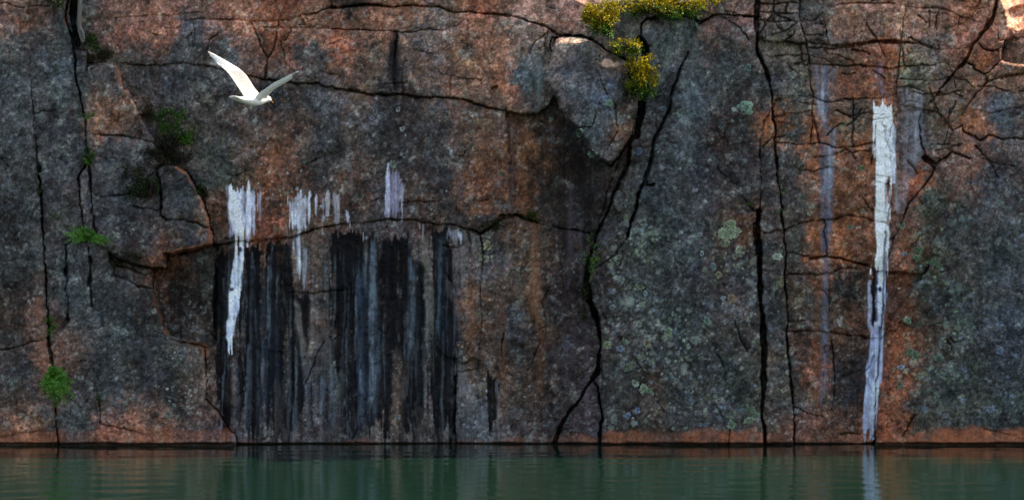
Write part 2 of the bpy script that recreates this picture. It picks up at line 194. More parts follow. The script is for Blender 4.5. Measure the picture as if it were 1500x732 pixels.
def facets(cell, seed):
    "angular chips: random planes over jagged cells"
    g = np.random.default_rng(seed); gx = int(2300 / cell) + 4; gy = int(770 / cell) + 4
    ox, oy = g.random((2, gy, gx)) * .95; tl = g.normal(0, 1, (gy, gx, 2)); hh = g.normal(0, 1, (gy, gx))
    u = (WX + 400) / cell + 1 + .12 * wf1; v = (WY + 75) / cell + 1 + .12 * wf2; iu = np.floor(u).astype(int); iv = np.floor(v).astype(int); best = np.full(X.shape, 1e9); out = np.zeros(X.shape)
    for a in (-1, 0, 1):
        for b in (-1, 0, 1):
            j = np.clip(iv + b, 0, gy - 1); i = np.clip(iu + a, 0, gx - 1); du = u - (iu + a + ox[j, i]); dv = v - (iv + b + oy[j, i]); d = du * du + dv * dv; k = d < best
            best = np.where(k, d, best); out = np.where(k, tl[j, i, 0] * du + tl[j, i, 1] * dv + .25 * hh[j, i], out)
    return out.astype(np.float32)
wf1, wf2 = fbm(20, 3), fbm(20, 3)
D += blur(facets(62, 5) * .03 * np.clip(.6 + .7 * fbm(150, 2), .1, 1.4) + facets(19, 9) * .008 * np.clip(.4 + .9 * fbm(90, 2), 0, 1.4), 1)
fac = np.abs(fbm(60, 3, ratio=1.6)); D -= .03 * np.clip(.28 - fac, 0, 1) * rough                # shallow facet creases
D -= .02 * np.exp(-GAP / 4.0) + .007 * np.exp(-ALLC / 2.0)                                      # worn edges
wl = noise(2.2, 90) * .6 + noise(7, 160) * .8; dz = sm(322, 335, X) * (1 - sm(690, 880, X)) * sm(330, 352, Y); D += .008 * wl * dz   # fluted drip wall
D -= .05 * np.exp(-((X - 1012 + .02 * (Y - 60)) / 11) ** 2) * sm(40, 60, Y) * (1 - sm(240, 300, Y))      # drill-hole half pipe
D -= .03 * np.exp(-((X - 786) / 8) ** 2) * sm(80, 95, Y) * (1 - sm(155, 168, Y))
# top of the wedged block and of the right slab: chamfers that slope back
kb = at_lab(860, 150)
topb = np.interp(X, [797, 813, 830, 858, 874, 888, 905, 918, 930], [100, 57, 52, 53, 60, 72, 80, 90, 130])
D -= np.where(LAB == kb, .24 * np.clip((topb + 13 + 6 * fbm(14, 2) - Y) / 13, 0, 1.3), 0)
D -= np.where(LAB == kb, .16 * sm(895, 930, X), 0)
kh = at_lab(1040, 150); D -= np.where(LAB == kh, .10 * np.clip((1000 - X) / 55, 0, 1) ** 1.5 + .14 * np.clip((52 - Y) / 26, 0, 1), 0)
cre = np.interp(X, [-160, 720, 800, 850, 880, 1040, 1080, 1420, 1462, 1480, 1660], [-30, -28, -12, 2, 6, 4, -22, -24, -8, 46, 70]) + 8 * fbm(30, 3)
D -= np.clip(cre - Y, 0, 200) / 100 * 1.15                                                       # rounded crest
D -= np.clip(GROOVE, 0, .62)
D -= .05 * sm(647.5, 650, Y + 1.2 * fbm(20, 2))                                                  # undercut at the water
edge = sm(-400, -370, X) * (1 - sm(1870, 1900, X)); D *= edge
DEPTH = D
# ---------------------------------------------------------------- the colour of the rock: minerals, lichen crust, drip stains, and shade painted in the left recess
CP = """40 5 95 75 65;30 60 80 84 82;30 42 110 70 55;100 40 75 75 72;180 15 115 85 75;230 10 135 95 80;340 10 130 88 72;410 10 125 75 58;510 3 60 52 48;600 2 110 78 62;700 8 125 80 62;780 10 135 100 88;840 25 120 88 76;180 50 115 78 66;235 50 110 75 62;280 62 82 82 84;345 45 115 80 66;400 40 125 80 62;470 30 135 95 78;560 28 130 90 72;650 30 105 88 80;710 60 120 82 66;770 50 105 85 75;770 110 85 92 95;740 120 120 78 60;500 70 115 72 54;430 60 110 72 58;450 80 85 82 80;540 90 88 72 64;620 70 95 85 82;690 80 112 80 64;610 110 95 76 66;670 120 104 78 66;520 110 85 68 60;715 140 100 76 64;580 125 70 60 58;
330 120 70 66 66;250 110 68 68 70;200 100 75 72 70;300 165 75 68 64;400 150 62 58 60;400 200 85 62 50;408 235 104 70 54;480 150 68 66 68;560 180 62 58 58;480 220 70 66 64;560 230 62 55 52;640 190 70 66 66;700 180 85 70 62;725 230 95 66 50;640 260 58 54 54;700 280 100 66 48;400 300 88 58 45;395 325 115 66 48;520 270 74 58 50;560 310 70 60 58;620 305 70 56 50;300 100 78 70 66;355 90 100 75 64;340 75 80 80 82;
30 120 72 72 74;20 200 68 67 68;90 110 80 82 82;95 97 60 60 64;100 200 72 71 73;30 270 72 70 68;20 310 46 42 40;160 110 88 82 78;172 150 105 80 68;160 180 108 78 64;170 215 78 76 75;160 250 70 66 68;180 300 64 63 65;270 285 74 74 74;300 320 88 68 58;280 345 60 60 62;320 260 85 88 82;320 300 100 70 56;320 220 75 72 68;270 200 74 66 60;350 230 82 68 58;
30 380 70 70 70;30 440 48 38 34;10 470 60 50 46;62 470 90 68 60;20 540 60 55 55;60 520 98 72 60;40 530 50 44 42;35 570 66 56 50;40 610 86 64 55;40 637 112 76 58;100 420 65 66 67;160 450 60 62 63;200 500 52 54 55;160 560 58 60 61;240 560 58 57 56;110 620 66 66 66;180 638 112 74 60;240 642 92 68 58;290 620 84 62 54;250 530 62 60 56;280 520 72 62 55;330 625 88 78 80;300 600 78 66 62;
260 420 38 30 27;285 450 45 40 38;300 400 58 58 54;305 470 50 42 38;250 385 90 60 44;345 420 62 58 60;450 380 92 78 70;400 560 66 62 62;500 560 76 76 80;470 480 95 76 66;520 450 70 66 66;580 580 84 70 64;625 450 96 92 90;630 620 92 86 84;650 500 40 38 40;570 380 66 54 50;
700 400 78 70 68;685 440 98 72 58;700 480 74 58 48;690 600 88 86 90;720 560 75 62 52;770 400 84 70 58;780 450 78 62 48;820 420 55 46 46;840 520 58 50 50;790 560 68 58 52;760 480 60 58 60;830 620 62 54 54;860 600 66 58 60;715 350 60 56 54;
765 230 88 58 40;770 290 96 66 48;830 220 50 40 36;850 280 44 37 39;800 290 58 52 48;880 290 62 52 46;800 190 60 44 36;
840 100 70 70 74;880 140 72 76 84;870 190 76 80 82;905 190 78 60 50;850 70 88 82 76;900 90 92 82 72;815 90 92 80 72;920 130 60 52 48;
960 60 74 78 76;1010 150 80 86 90;1060 100 70 72 72;970 150 70 68 70;1080 180 64 62 64;1030 230 62 64 68;960 280 60 62 64;940 330 66 68 64;1000 350 56 58 60;1080 250 66 62 64;1060 195 62 48 42;950 420 66 68 66;1000 480 58 60 58;920 560 68 68 66;1000 580 62 62 60;960 580 72 60 52;1070 560 66 68 66;1090 400 68 60 60;1097 340 76 56 42;1040 40 85 68 62;1090 10 105 80 72;960 20 90 84 78;1000 25 84 88 84;
1130 250 66 64 66;1130 120 72 70 70;1130 450 52 52 52;1130 570 72 66 60;1125 380 70 68 66;
1150 50 98 88 80;1190 20 92 82 76;1260 30 134 95 78;1280 40 148 112 96;1270 90 128 80 62;1240 80 95 80 72;1300 82 134 80 56;1365 35 110 85 75;1340 45 120 86 72;1360 85 98 88 80;1335 110 96 96 84;1420 35 118 78 64;1400 130 95 78 68;1440 90 116 72 52;1455 62 122 80 64;1490 25 150 108 90;1480 80 90 68 58;1160 110 98 85 76;1160 130 85 86 82;1165 190 72 74 72;1170 250 66 66 64;1245 120 126 76 54;1290 130 120 76 56;1255 170 92 82 74;1250 210 112 70 48;1260 250 98 62 44;1240 300 80 54 40;1265 340 96 62 46;1187 190 122 76 52;1186 240 122 72 48;1192 290 98 64 48;1170 300 72 70 66;1160 370 76 72 68;1180 430 72 62 54;1195 380 108 68 48;1235 355 112 66 42;1240 430 52 44 40;1250 470 66 46 36;1230 560 48 46 46;1260 560 52 48 48;1190 540 98 62 46;1160 560 70 66 62;1185 620 88 60 50;1135 190 118 76 52;1340 200 85 78 80;1380 160 98 72 58;1370 180 85 78 68;1422 180 122 78 58;1470 165 78 80 84;1425 250 96 70 60;1360 290 70 74 66;1450 270 66 66 70;1400 330 62 62 62;1480 380 60 64 66;1400 440 58 60 58;1480 480 56 60 66;1400 560 60 64 60;1480 580 60 64 64;1325 385 96 60 46;1310 440 82 52 40;1318 520 98 58 42;1312 570 104 62 46;1306 620 110 66 48;1350 600 68 66 62;1355 400 74 76 64;1495 120 92 70 58;1345 265 120 66 46;-60 60 96 78 68;-150 200 72 72 74;-280 100 100 78 66;-120 400 66 64 64;-300 420 76 62 54;-60 560 70 60 56;-220 600 84 66 58;1580 60 104 76 62;1700 140 84 76 72;1600 300 64 66 66;1750 320 74 66 62;1650 480 58 62 62;1820 200 98 72 58;1820 520 66 62 60;1700 600 72 64 58"""
pts = np.array([[float(v) for v in s.split()] for s in CP.replace('\n', '').split(';')])
cxg = np.arange(-400, 1901, 5.0); cyg = np.arange(-75, 691, 5.0); cX, cY = np.meshgrid(cxg, cyg)
num = np.zeros(cX.shape + (3,), np.float32); den = np.zeros(cX.shape, np.float32)
for px, py, r, g, b in pts:
    w = 1.0 / (((cX - px) / 1.0) ** 2 + ((cY - py) / 1.35) ** 2 + 60.0) ** 1.7
    num += w[..., None] * lin((r, g, b)); den += w
coarse = num / den[..., None]
def lookup(xx, yy):
    fx = np.clip((xx + 400) / 5, 0, len(cxg) - 1.01); fy = np.clip((yy + 75) / 5, 0, len(cyg) - 1.01)
    i = fx.astype(int); j = fy.astype(int); a = (fx - i)[..., None]; b = (fy - j)[..., None]
    return (coarse[j, i] * (1 - a) + coarse[j, i + 1] * a) * (1 - b) + (coarse[j + 1, i] * (1 - a) + coarse[j + 1, i + 1] * a) * b
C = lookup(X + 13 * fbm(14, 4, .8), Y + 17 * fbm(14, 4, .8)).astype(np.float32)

def mixc(C, col, m):
    m = np.clip(m, 0, 1)[..., None]; return C * (1 - m) + np.asarray(col, np.float32) * m
C *= np.exp(rng.normal(0, .07, NLAB))[LAB][..., None] * np.exp(.2 * fbm(80, 3))[..., None]
lum = C.mean(2); sat = np.clip((C[..., 0] - C[..., 2]) / (lum + .01), 0, 1.6)
# mottling: grey-blue crust over warm rock and warm rock showing through the crust
m1 = sm(.1, .45, fbm(17, 5, .8)); C = mixc(C, lin((72, 75, 79)), .5 * m1 * (1 - .6 * np.clip(sat, 0, 1)))
m2 = sm(.2, .55, fbm(14, 5, .8)); C = mixc(C, lin((112, 80, 64)), .34 * m2 * np.clip(1.3 * sat - .25, 0, 1))
m3 = sm(.4, .7, fbm(12, 4, .85)); C = mixc(C, lin((34, 31, 32)), .42 * m3)
m4 = sm(.5, .9, fbm(7, 3, .8)); C = mixc(C, lin((128, 130, 124)), .28 * m4)
C *= np.exp(.34 * np.clip(sat - .25, 0, 1) + .3 * fbm(30, 4, .7) + .36 * fbm(9, 4, .85) + .40 * np.clip(noise(2.4), -1.5, 1.5) + .28 * np.clip(rng.standard_normal(X.shape), -2, 2))[..., None]
C *= (1 + .05 * np.stack([noise(14), noise(14) * .4, noise(14)], -1)).astype(np.float32)
ROUGH = np.full(X.shape, .82, np.float32)

# ---- broad brown weathering below seeps, shade painted in two hollows, and grey-violet films
vfine = noise(1.9, 55) * .75 + noise(4.5, 130) * .6 + noise(1.5, 12) * .4
vwide = noise(9, 200)
strand = noise(1.7, 75) * .8 + noise(3.2, 160) * .6 + noise(1.5, 9) * .35
crust = fbm(6, 4, .85, 1.8)
wob = fbm(14, 4, .7)
patch = fbm(9, 4, .75, 2.2)
def streak(path, top=6.0, bot=30.0, soft=.55, tex=.8, crisp=0):
    "path: (x, y, half width) rows running down the face; returns 0..1"
    p = np.array(path, float); y0, y1 = p[0, 1], p[-1, 1]
    j0, j1 = np.searchsorted(GY, (y0 - 12, y1 + 6)); m = np.zeros(X.shape, np.float32)
    cx = np.interp(Y[j0:j1], p[:, 1], p[:, 0]); hw = np.interp(Y[j0:j1], p[:, 1], p[:, 2])
    v = vfine[j0:j1]; xe = (np.abs(X[j0:j1] + 1.6 * v + 1.0 * wob[j0:j1] - cx)) / hw
    e = 1 - sm(1 - soft, 1 + soft * .35, xe)
    t = sm(0, 1, (Y[j0:j1] - y0 + top * .9 * v) / top + .3) * sm(0, 1, (y1 - Y[j0:j1] + bot * .6 * v) / bot)
    pt = patch[j0:j1]
    if crisp == 2: m[j0:j1] = e * t
    elif crisp:
        st = strand[j0:j1]
        t = sm(0, 1, (Y[j0:j1] - y0 + top * (.9 * st + .4 * v)) / (top * .7)) * sm(0, 1, (y1 - Y[j0:j1] + bot * (.8 * st + .5 * v)) / (bot * .8))
        raw = e * t
        m[j0:j1] = sm(.14, .62, raw * 1.2 + tex * (.55 * st + .3 * pt) * np.minimum(1, 3 * raw) - .1 * tex) * np.clip(.93 - tex * (.26 - .6 * st - .25 * pt) + .12 * crust[j0:j1], 0.05, 1)
    else: m[j0:j1] = e * t * np.clip(1 - tex * (.42 - .5 * v - .35 * pt), 0, 1)
    return m
grainy = np.exp(.2 * noise(1.6, 4) + .16 * noise(3, 26))
def put(col, m, rough=None):
    global C, ROUGH
    g = np.roll(grainy, (rng.integers(500), rng.integers(1000)), (0, 1))
    mm = np.clip(m, 0, 1)[..., None]; C = C * (1 - mm) + (lin(col) * g[..., None]) * mm
    if rough is not None: ROUGH = ROUGH * (1 - mm[..., 0]) + rough * mm[..., 0]
# lichen crust spots, many small ones
LICH = [(572,525,594,640,70,.8,2.4,(168,146,132)),(461,570,472,640,28,.9,2.2,(196,156,124)),(668,552,716,640,90,.8,2.6,(150,152,160)),(666,480,690,620,60,.8,1.8,(170,140,110)),(690,340,722,440,70,.8,2.2,(150,142,112)),(1215,395,1262,470,50,.8,1.6,(150,146,140)),(330,500,480,640,120,.8,1.8,(130,126,126)),(215,520,290,630,110,.8,2.2,(150,156,150)),(890,335,1108,628,620,1.3,5.5,(138,146,132)),(890,335,1108,628,260,1.5,4.5,(112,126,138)),(900,240,1050,340,150,1.2,4,(120,128,132)),(955,40,1110,240,260,1,3.4,(104,114,112)),(1118,300,1148,640,90,1.2,4,(130,138,126)),(1148,120,1215,640,330,1,3.8,(140,142,126)),(1215,150,1280,380,170,1,3.4,(132,134,116)),
 (1330,290,1660,620,620,1.5,6.5,(94,106,100)),(1330,290,1660,620,150,1.5,5,(112,124,144)),(1325,330,1420,560,130,1.5,5.5,(112,132,108)),(1330,130,1660,290,160,1,4,(108,112,112)),(400,135,740,320,230,.9,2.8,(150,152,158)),(400,135,740,320,200,1.2,4,(88,100,100)),(150,440,310,630,240,.9,2.4,(128,132,128)),(0,60,140,630,420,.9,3,(98,104,102)),(140,100,310,380,240,.9,2.8,(106,108,108)),
 (800,60,930,240,220,1.2,4.4,(108,118,134)),(800,60,930,240,60,1,3,(140,156,140)),(350,20,760,130,200,1,3.2,(92,94,100)),(670,340,880,640,160,.9,2.6,(120,116,118)),(900,300,960,420,110,1.5,4,(128,140,120)),(1120,0,1480,130,220,.9,3.4,(128,126,112)),(1295,330,1345,620,120,.9,2.6,(150,140,116)),(-400,0,0,640,600,1,3.4,(96,100,100)),(1660,60,1900,640,400,1,3.4,(98,104,102)),(250,380,318,500,60,1,2.6,(104,110,104))]
lden = fbm(42, 3)
for x0, y0, x1, y1, n, r0, r1, col in LICH:
    n = int(n * 1.5)
    cl = lin(col)
    for _ in range(n):
        px, py = rng.uniform(x0, x1), rng.uniform(y0, y1); r = r0 + (r1 - r0) * rng.random() ** 2.6
        i0, i1 = np.searchsorted(GX, (px - r - 3, px + r + 3)); j0, j1 = np.searchsorted(GY, (py - r - 3, py + r + 3))
        if i1 - i0 < 2 or j1 - j0 < 2 or rng.random() > .08 + sm(-.5, .9, lden[j0, i0]): continue
        dx = X[j0:j1, i0:i1] - px; dy = Y[j0:j1, i0:i1] - py; a = np.arctan2(dy, dx); ph = rng.random(3) * 6.3
        rr = np.hypot(dx, dy * rng.uniform(.85, 1.2)) / (r * (1 + .16 * np.sin(3 * a + ph[0]) + .12 * np.sin(5 * a + ph[1]) + .08 * np.sin(9 * a + ph[2])))
        k = 1 - sm(.75, 1.15, rr)
        if rng.random() < .3: k *= .35 + .65 * sm(.35, .7, rr)
        k = k * rng.uniform(.1, .6) * (1.35 if r < 2.2 else 1 if r < 3.2 else .7) * sm(1.0, 3.0, np.minimum(ALLC[j0:j1, i0:i1], 3)); s = C[j0:j1, i0:i1]
        C[j0:j1, i0:i1] = s * (1 - k[..., None]) + cl * rng.uniform(.7, 1.3) * k[..., None]; DEPTH[j0:j1, i0:i1] += .003 * k
dark = (noise(3.2) > 1.05) & (noise(20) > -.2); C *= np.where(dark, .55, 1)[..., None]

# ---- stains, some deepened as painted shade
for x, y0, y1, w, s in ((765,170,312,9,.5),(785,330,480,9,.45),(792,430,600,8,.3),(690,400,620,7,.3),(735,430,640,10,.25),(400,190,250,8,.35),(1187,170,330,6,.45),(1196,330,640,8,.35),(1312,480,640,12,.2),(1240,200,400,16,.25),(1138,170,230,5,.4),(1325,340,470,10,.3)):
    put((120, 76, 50), s * streak([(x, y0, w), (x, y1, w)], 20, 60, .9, .5))
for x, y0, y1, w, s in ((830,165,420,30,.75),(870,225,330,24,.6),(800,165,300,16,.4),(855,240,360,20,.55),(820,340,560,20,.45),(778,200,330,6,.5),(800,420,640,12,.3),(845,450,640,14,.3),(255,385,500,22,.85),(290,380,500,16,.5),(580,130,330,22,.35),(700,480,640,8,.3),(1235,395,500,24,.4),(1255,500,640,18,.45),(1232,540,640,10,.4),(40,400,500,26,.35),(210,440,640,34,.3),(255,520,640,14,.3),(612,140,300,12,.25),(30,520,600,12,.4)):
    put((30, 25, 25), s * streak([(x, y0, w), (x, y1, w)], 25, 70, .9, .6), .7)  # under the block and in the left recess this also stands in for shade
for x, y0, y1, w, s in ((835,260,420,6,.35),(850,330,560,5,.35),(860,440,640,6,.25),(880,250,330,12,.18),(830,500,600,5,.3),(840,470,590,5,.4)):
    put((96, 84, 96), s * streak([(x, y0, w), (x, y1, w)], 25, 60, .9, .8))
for path, s in (([(581,46,6),(577,80,10),(579,105,11),(584,142,9)],1),([(577,60,4),(571,105,5)],.8),([(588,90,4),(590,150,5)],.7)): put((22, 19, 21), s * streak(path, 8, 26, .8, .3), .6)
BLACK = [([(325,368,8),(325,470,9),(328,560,9),(331,646,7)],1),([(352,520,5),(352,646,5)],.7),([(371,357,11),(370,450,13),(372,560,11),(374,648,9)],1),([(400,356,14),(402,450,15),(405,560,10),(406,648,9)],1),([(418,358,7),(420,430,9),(421,520,7)],1),([(433,430,8),(432,520,9),(437,585,8),(422,640,6)],.9),([(448,430,6),(450,520,5)],.9),
 ([(455,560,4),(455,648,4)],.5),([(480,560,3),(481,648,4)],.5),([(503,335,15),(505,430,16),(507,520,16),(515,580,12),(523,648,12)],1),([(528,340,9),(530,430,12),(532,540,12),(530,648,12)],.95),([(545,345,5),(550,430,14),(552,560,14),(552,648,14)],.9),([(572,352,12),(573,430,13),(568,500,12),(563,560,9),(566,646,7)],.95),([(590,345,9),(593,430,12),(598,520,10),(604,580,11),(606,648,11)],1),([(614,380,7),(613,470,9),(612,560,8),(612,648,5)],1),([(646,335,12),(650,400,14),(651,500,15),(650,580,16),(652,648,16)],1),([(633,470,4),(634,560,8),(636,600,9),(640,648,8)],.95),([(721,552,6),(722,600,6),(724,646,4)],1),([(730,560,3),(732,600,3)],.8),([(500,460,2),(501,500,2)],.5),([(425,560,5),(420,648,7)],.85),([(390,480,9),(392,646,8)],.6),([(345,358,6),(352,420,4),(352,500,5)],.75),([(440,352,3),(440,424,3)],.3),([(588,590,3),(590,646,3)],.6)]
BL = np.zeros(X.shape, np.float32)
for path, s in BLACK: BL = np.maximum(BL, s * streak([(x, y, w * 1.38) for x, y, w in path], 9, 40, 1.0, 0, 2))
put((8, 9, 13), np.clip(.96 + .1 * strand + .1 * patch, .6, .99) * sm(.17, .52, BL * 1.2 + (.32 * vfine + .2 * patch + .26 * crust) * np.minimum(1, 3 * BL)), .65)
put((30, 29, 33), .5 * dz * sm(-.2, .8, noise(5, 150) + .6 * strand) * (1 - sm(640, 700, X)) * sm(345, 365, Y))
put((100, 96, 96), .6 * dz * sm(.5, .9, vfine * .5 + .6 * fbm(10, 4, .8, 3)) * (1 - .55 * sm(.3, .6, BL)) * (1 - sm(690, 730, X)))
GREY = [([(538,370,18),(540,480,17),(541,635,15)],(62,76,96),.34),([(391,380,20),(392,620,18)],(44,52,66),.3),([(606,360,10),(606,560,8)],(66,74,88),.4),([(648,345,10),(648,520,8)],(40,54,68),.4),([(385,408,4),(388,500,6),(387,645,5)],(52,60,76),.75),([(406,420,3),(407,600,4)],(46,56,74),.6),([(369,380,3),(366,640,4)],(56,62,76),.6),([(526,395,5),(527,480,6),(531,560,7),(533,640,7)],(58,72,94),.8),([(549,360,5),(547,420,6),(545,480,7),(548,540,6),(540,610,5)],(96,106,124),.85),([(553,480,3),(554,560,3),(550,630,3)],(84,98,118),.6),([(603,380,5),(605,440,4),(603,520,3)],(86,96,114),.8),([(645,345,3),(644,400,3),(643,450,3),(642,500,2)],(70,90,110),.8),([(537,350,4),(535,400,3)],(120,116,122),.5),
 ([(620,340,7),(622,380,8),(630,440,8),(631,500,6),(632,540,5),(629,575,8)],(108,106,104),.75),([(624,596,8),(624,648,8)],(100,94,90),.6),([(440,350,14),(440,424,12)],(120,112,112),.45),([(462,340,4),(462,424,4)],(110,100,100),.5),([(434,440,5),(440,480,6),(447,515,6)],(124,116,118),.7),([(459,428,6),(460,470,7),(456,525,6)],(120,120,130),.75),([(475,470,8),(480,520,10),(478,560,10)],(82,82,88),.5),([(452,530,6),(452,646,5)],(84,90,106),.6),([(474,560,4),(473,600,4)],(96,108,130),.6),([(485,560,5),(484,646,5)],(74,82,94),.6),([(500,545,8),(498,600,8)],(84,88,90),.6),([(384,520,3),(385,590,3)],(120,120,134),.6),([(410,560,9),(408,646,8)],(86,80,82),.45),([(345,520,4),(347,580,6),(350,640,6)],(92,92,108),.55),([(580,545,9),(583,646,11)],(100,82,74),.5),
 ([(675,350,8),(672,420,9),(668,500,5)],(104,100,114),.55),([(694,340,4),(694,378,4)],(128,120,130),.5),([(683,345,3),(685,480,3)],(128,118,122),.35),([(745,345,5),(745,400,4)],(96,96,108),.45),([(515,252,4),(514,300,4)],(128,110,124),.5),([(675,256,4),(674,308,4)],(112,92,112),.55),([(690,560,8),(688,646,10)],(98,98,108),.6),([(705,590,12),(706,640,10)],(112,116,130),.5),([(728,556,3),(730,640,3)],(128,126,138),.55),([(775,90,9),(775,160,7)],(98,106,112),.45),([(790,85,7),(788,165,5)],(112,124,132),.6),([(1012,45,12),(1010,150,12),(1008,260,10)],(104,116,124),.55),([(985,50,5),(975,110,4)],(104,122,116),.4),([(1385,160,5),(1384,200,4)],(98,98,112),.3),([(750,190,3),(750,310,3)],(96,92,108),.5),
 ([(1208,96,17),(1207,145,12),(1205,185,10),(1213,187,13),(1212,260,13),(1211,330,9),(1209,420,6),(1209,520,6),(1205,590,5)],(92,97,120),.9),([(1202,96,6),(1203,150,7),(1204,185,7)],(146,148,172),.9),([(1216,186,9),(1215,240,9),(1212,300,6)],(126,132,154),.85),([(1209,300,4),(1209,400,4)],(78,88,120),.8),([(1230,190,4),(1231,270,3)],(110,106,120),.5),([(1222,100,4),(1222,145,4)],(94,82,92),.5),([(1287,98,6),(1291,130,6),(1302,152,5)],(122,112,140),.75),([(1333,128,17),(1336,180,15),(1335,230,13),(1322,290,9),(1314,330,6)],(124,120,136),.9),([(1347,130,8),(1345,220,7)],(130,136,158),.8),([(1315,250,6),(1312,330,5)],(128,126,134),.6),([(1303,340,4),(1301,400,3)],(86,90,96),.8),([(1248,185,3),(1248,215,3),(1247,240,3)],(120,116,132),.5),([(1262,185,4),(1262,212,4)],(112,108,116),.4),([(1310,240,3),(1318,345,3)],(138,138,152),.4),([(1272,400,5),(1274,480,5)],(108,104,118),.5)]
for _ in range(95):                                                  # fine runs of lime and silt down the wet wall
    x = rng.uniform(326, 668); y0 = rng.uniform(345, 560); ln = rng.uniform(40, 190); wd = rng.uniform(.9, 2.6); g = rng.uniform(.55, 1.3)
    GREY.append(([(x, y0, wd), (x + rng.normal(0, 3), min(y0 + ln, 646), wd * rng.uniform(.6, 1.3))], (84 * g, 92 * g, 106 * g), rng.uniform(.15, .65)))
for _ in range(26):
    x = rng.uniform(420, 745); y0 = rng.uniform(340, 590); ln = rng.uniform(30, 120); GREY.append(([(x, y0, rng.uniform(1, 2.6)), (x + rng.normal(0, 2), min(y0 + ln, 646), rng.uniform(1, 3))], (16, 17, 22), rng.uniform(.4, .9)))
for path, col, s in GREY: put((col[0], col[1], col[2] * .93), s * streak(path, 10, 30, .6, .75) * np.clip(.85 + .55 * crust, .2, 1), .7)
WHITE = [([(357,273,26),(357,320,25),(352,356,16)],(176,178,198),.75,.75),([(345,274,9),(346,320,9),(351,352,9),(349,368,9)],(220,224,238),.95,.45),([(351,356,9),(347,400,9),(342,450,9),(337,490,7),(335,515,6)],(206,214,236),1.0,.15),([(366,276,5),(362,330,5),(358,350,4)],(205,208,225),.8,.5),([(376,276,4),(374,330,4)],(190,190,206),.7,.7),
 ([(438,284,18),(437,320,16),(436,348,15)],(190,192,204),.9,.55),([(430,300,7),(434,350,8),(436,380,6),(435,424,5)],(200,206,220),.8,.6),([(452,284,4),(449,330,4)],(190,192,204),.7,.6),([(464,284,5),(463,320,4)],(180,180,194),.8,.7),([(478,285,9),(477,310,7)],(168,164,172),.75,.9),([(490,286,6),(491,310,5)],(160,160,168),.6,.9),([(472,310,4),(472,336,4)],(180,182,196),.75,.7),([(493,300,6),(494,330,4)],(156,150,160),.6,.9),([(509,308,3),(510,334,3)],(180,180,196),.7,.6),([(447,360,4),(445,420,4)],(160,164,178),.6,.7),
 ([(577,250,15),(577,290,14),(574,322,14)],(146,140,160),.85,.75),([(568,252,3),(567,310,3)],(176,176,194),.7,.5),([(589,258,3),(588,318,3)],(178,178,192),.7,.5),([(666,334,14),(667,360,12)],(140,140,150),.65,.95),([(674,336,3),(675,358,3)],(190,190,204),.8,.5),([(535,340,3),(536,365,3)],(180,176,186),.7,.6),([(617,325,5),(618,345,4)],(140,130,136),.7,.8),
 ([(1295,152,14),(1294,200,15),(1295,240,14),(1293,270,12),(1292,330,11),(1294,360,9),(1291,384,11),(1287,397,14)],(232,234,242),1.0,.95),([(1291,156,6),(1290,250,7),(1291,330,7),(1293,380,6)],(236,238,246),.9,.4),([(1303,160,6),(1303,250,5)],(205,208,218),.7,.6),([(1309,180,4),(1308,262,4)],(186,188,200),.7,.6),([(1290,398,9),(1289,440,10),(1286,500,11),(1280,560,12),(1274,610,11),(1271,645,9)],(172,180,204),.92,.22),([(1289,400,4),(1289,480,5),(1285,560,4),(1276,620,4)],(205,212,232),.6,.3),([(1275,415,3),(1276,480,3)],(160,166,186),.6,.5),([(1278,515,6),(1284,512,6)],(240,240,245),.8,.3)]
WM = np.zeros(X.shape, np.float32)
for path, col, s, tx in WHITE:
    mk = s * streak(path, 10, 22, .7, .42 + .55 * tx, 1); WM = np.maximum(WM, mk); put(col, mk, .78)
DEPTH += (blur(DEPTH, 10) - DEPTH) * .85 * WM * sm(1.5, 4, ALLC)                                # the lime coat smooths the stone
for path, s in (([(1281,418,5),(1281,440,3.4),(1280,470,4),(1280,478,2)],1),([(1282,396,3),(1282,420,3)],1),([(1288,420,4),(1288,428,4)],1),([(352,362,3),(352,370,3)],1),([(340,421,3),(340,428,3)],1),([(1297,350,3),(1296,400,3)],.6)): put((12, 13, 18), s * streak(path, 3, 4, .3, .2), .5)
# ---- freshly broken edges, warm, and the lit lip of the lower left slab painted in
EDGE = [([(170,95),(176,108),(184,132),(190,133),(199,160),(205,168),(214,182),(225,205),(232,230)],-3,4,.55),([(262,245),(275,253),(283,265),(290,280),(300,300),(306,320),(310,340),(309,356)],-3,4,.8),([(309,357),(290,364),(270,368),(252,371)],-1,4,.9),([(240,372),(240,390),(228,390)],-1,6,.85),([(225,424),(228,440),(235,462),(242,485),(247,494)],0,2.5,.6),([(262,500),(285,502),(298,506),(304,520)],0,5,.6),([(83,560),(82,600),(84,640)],-4,4,.5),([(62,440),(66,470),(70,520),(74,560)],-6,6,.6),([(100,10),(103,50)],-2,2.5,.9),([(303,580),(320,604),(345,636)],-5,6,.4),([(1345,262),(1356,248),(1362,242)],0,6,.6)]
for p, off, w, s in EDGE:
    p = np.array(p, float); d = np.full(X.shape, 99.0, np.float32); m = 30
    i0, i1 = np.searchsorted(GX, (p[:, 0].min() - m, p[:, 0].max() + m)); j0, j1 = np.searchsorted(GY, (p[:, 1].min() - m, p[:, 1].max() + m))
    sx = WX[j0:j1, i0:i1] - off; sy = WY[j0:j1, i0:i1]; q = d[j0:j1, i0:i1]
    for (ax, ay), (bx, by) in zip(p[:-1], p[1:]):
        vx, vy = bx - ax, by - ay; t = np.clip(((sx - ax) * vx + (sy - ay) * vy) / (vx * vx + vy * vy), 0, 1); q = np.minimum(q, np.hypot(sx - ax - t * vx, sy - ay - t * vy))
    d[j0:j1, i0:i1] = q; put((140, 92, 70), s * .8 * (1 - sm(w * .1, w * 1.3, d + 2.2 * noise(5))) * sm(-.7, .5, fbm(16, 3)))
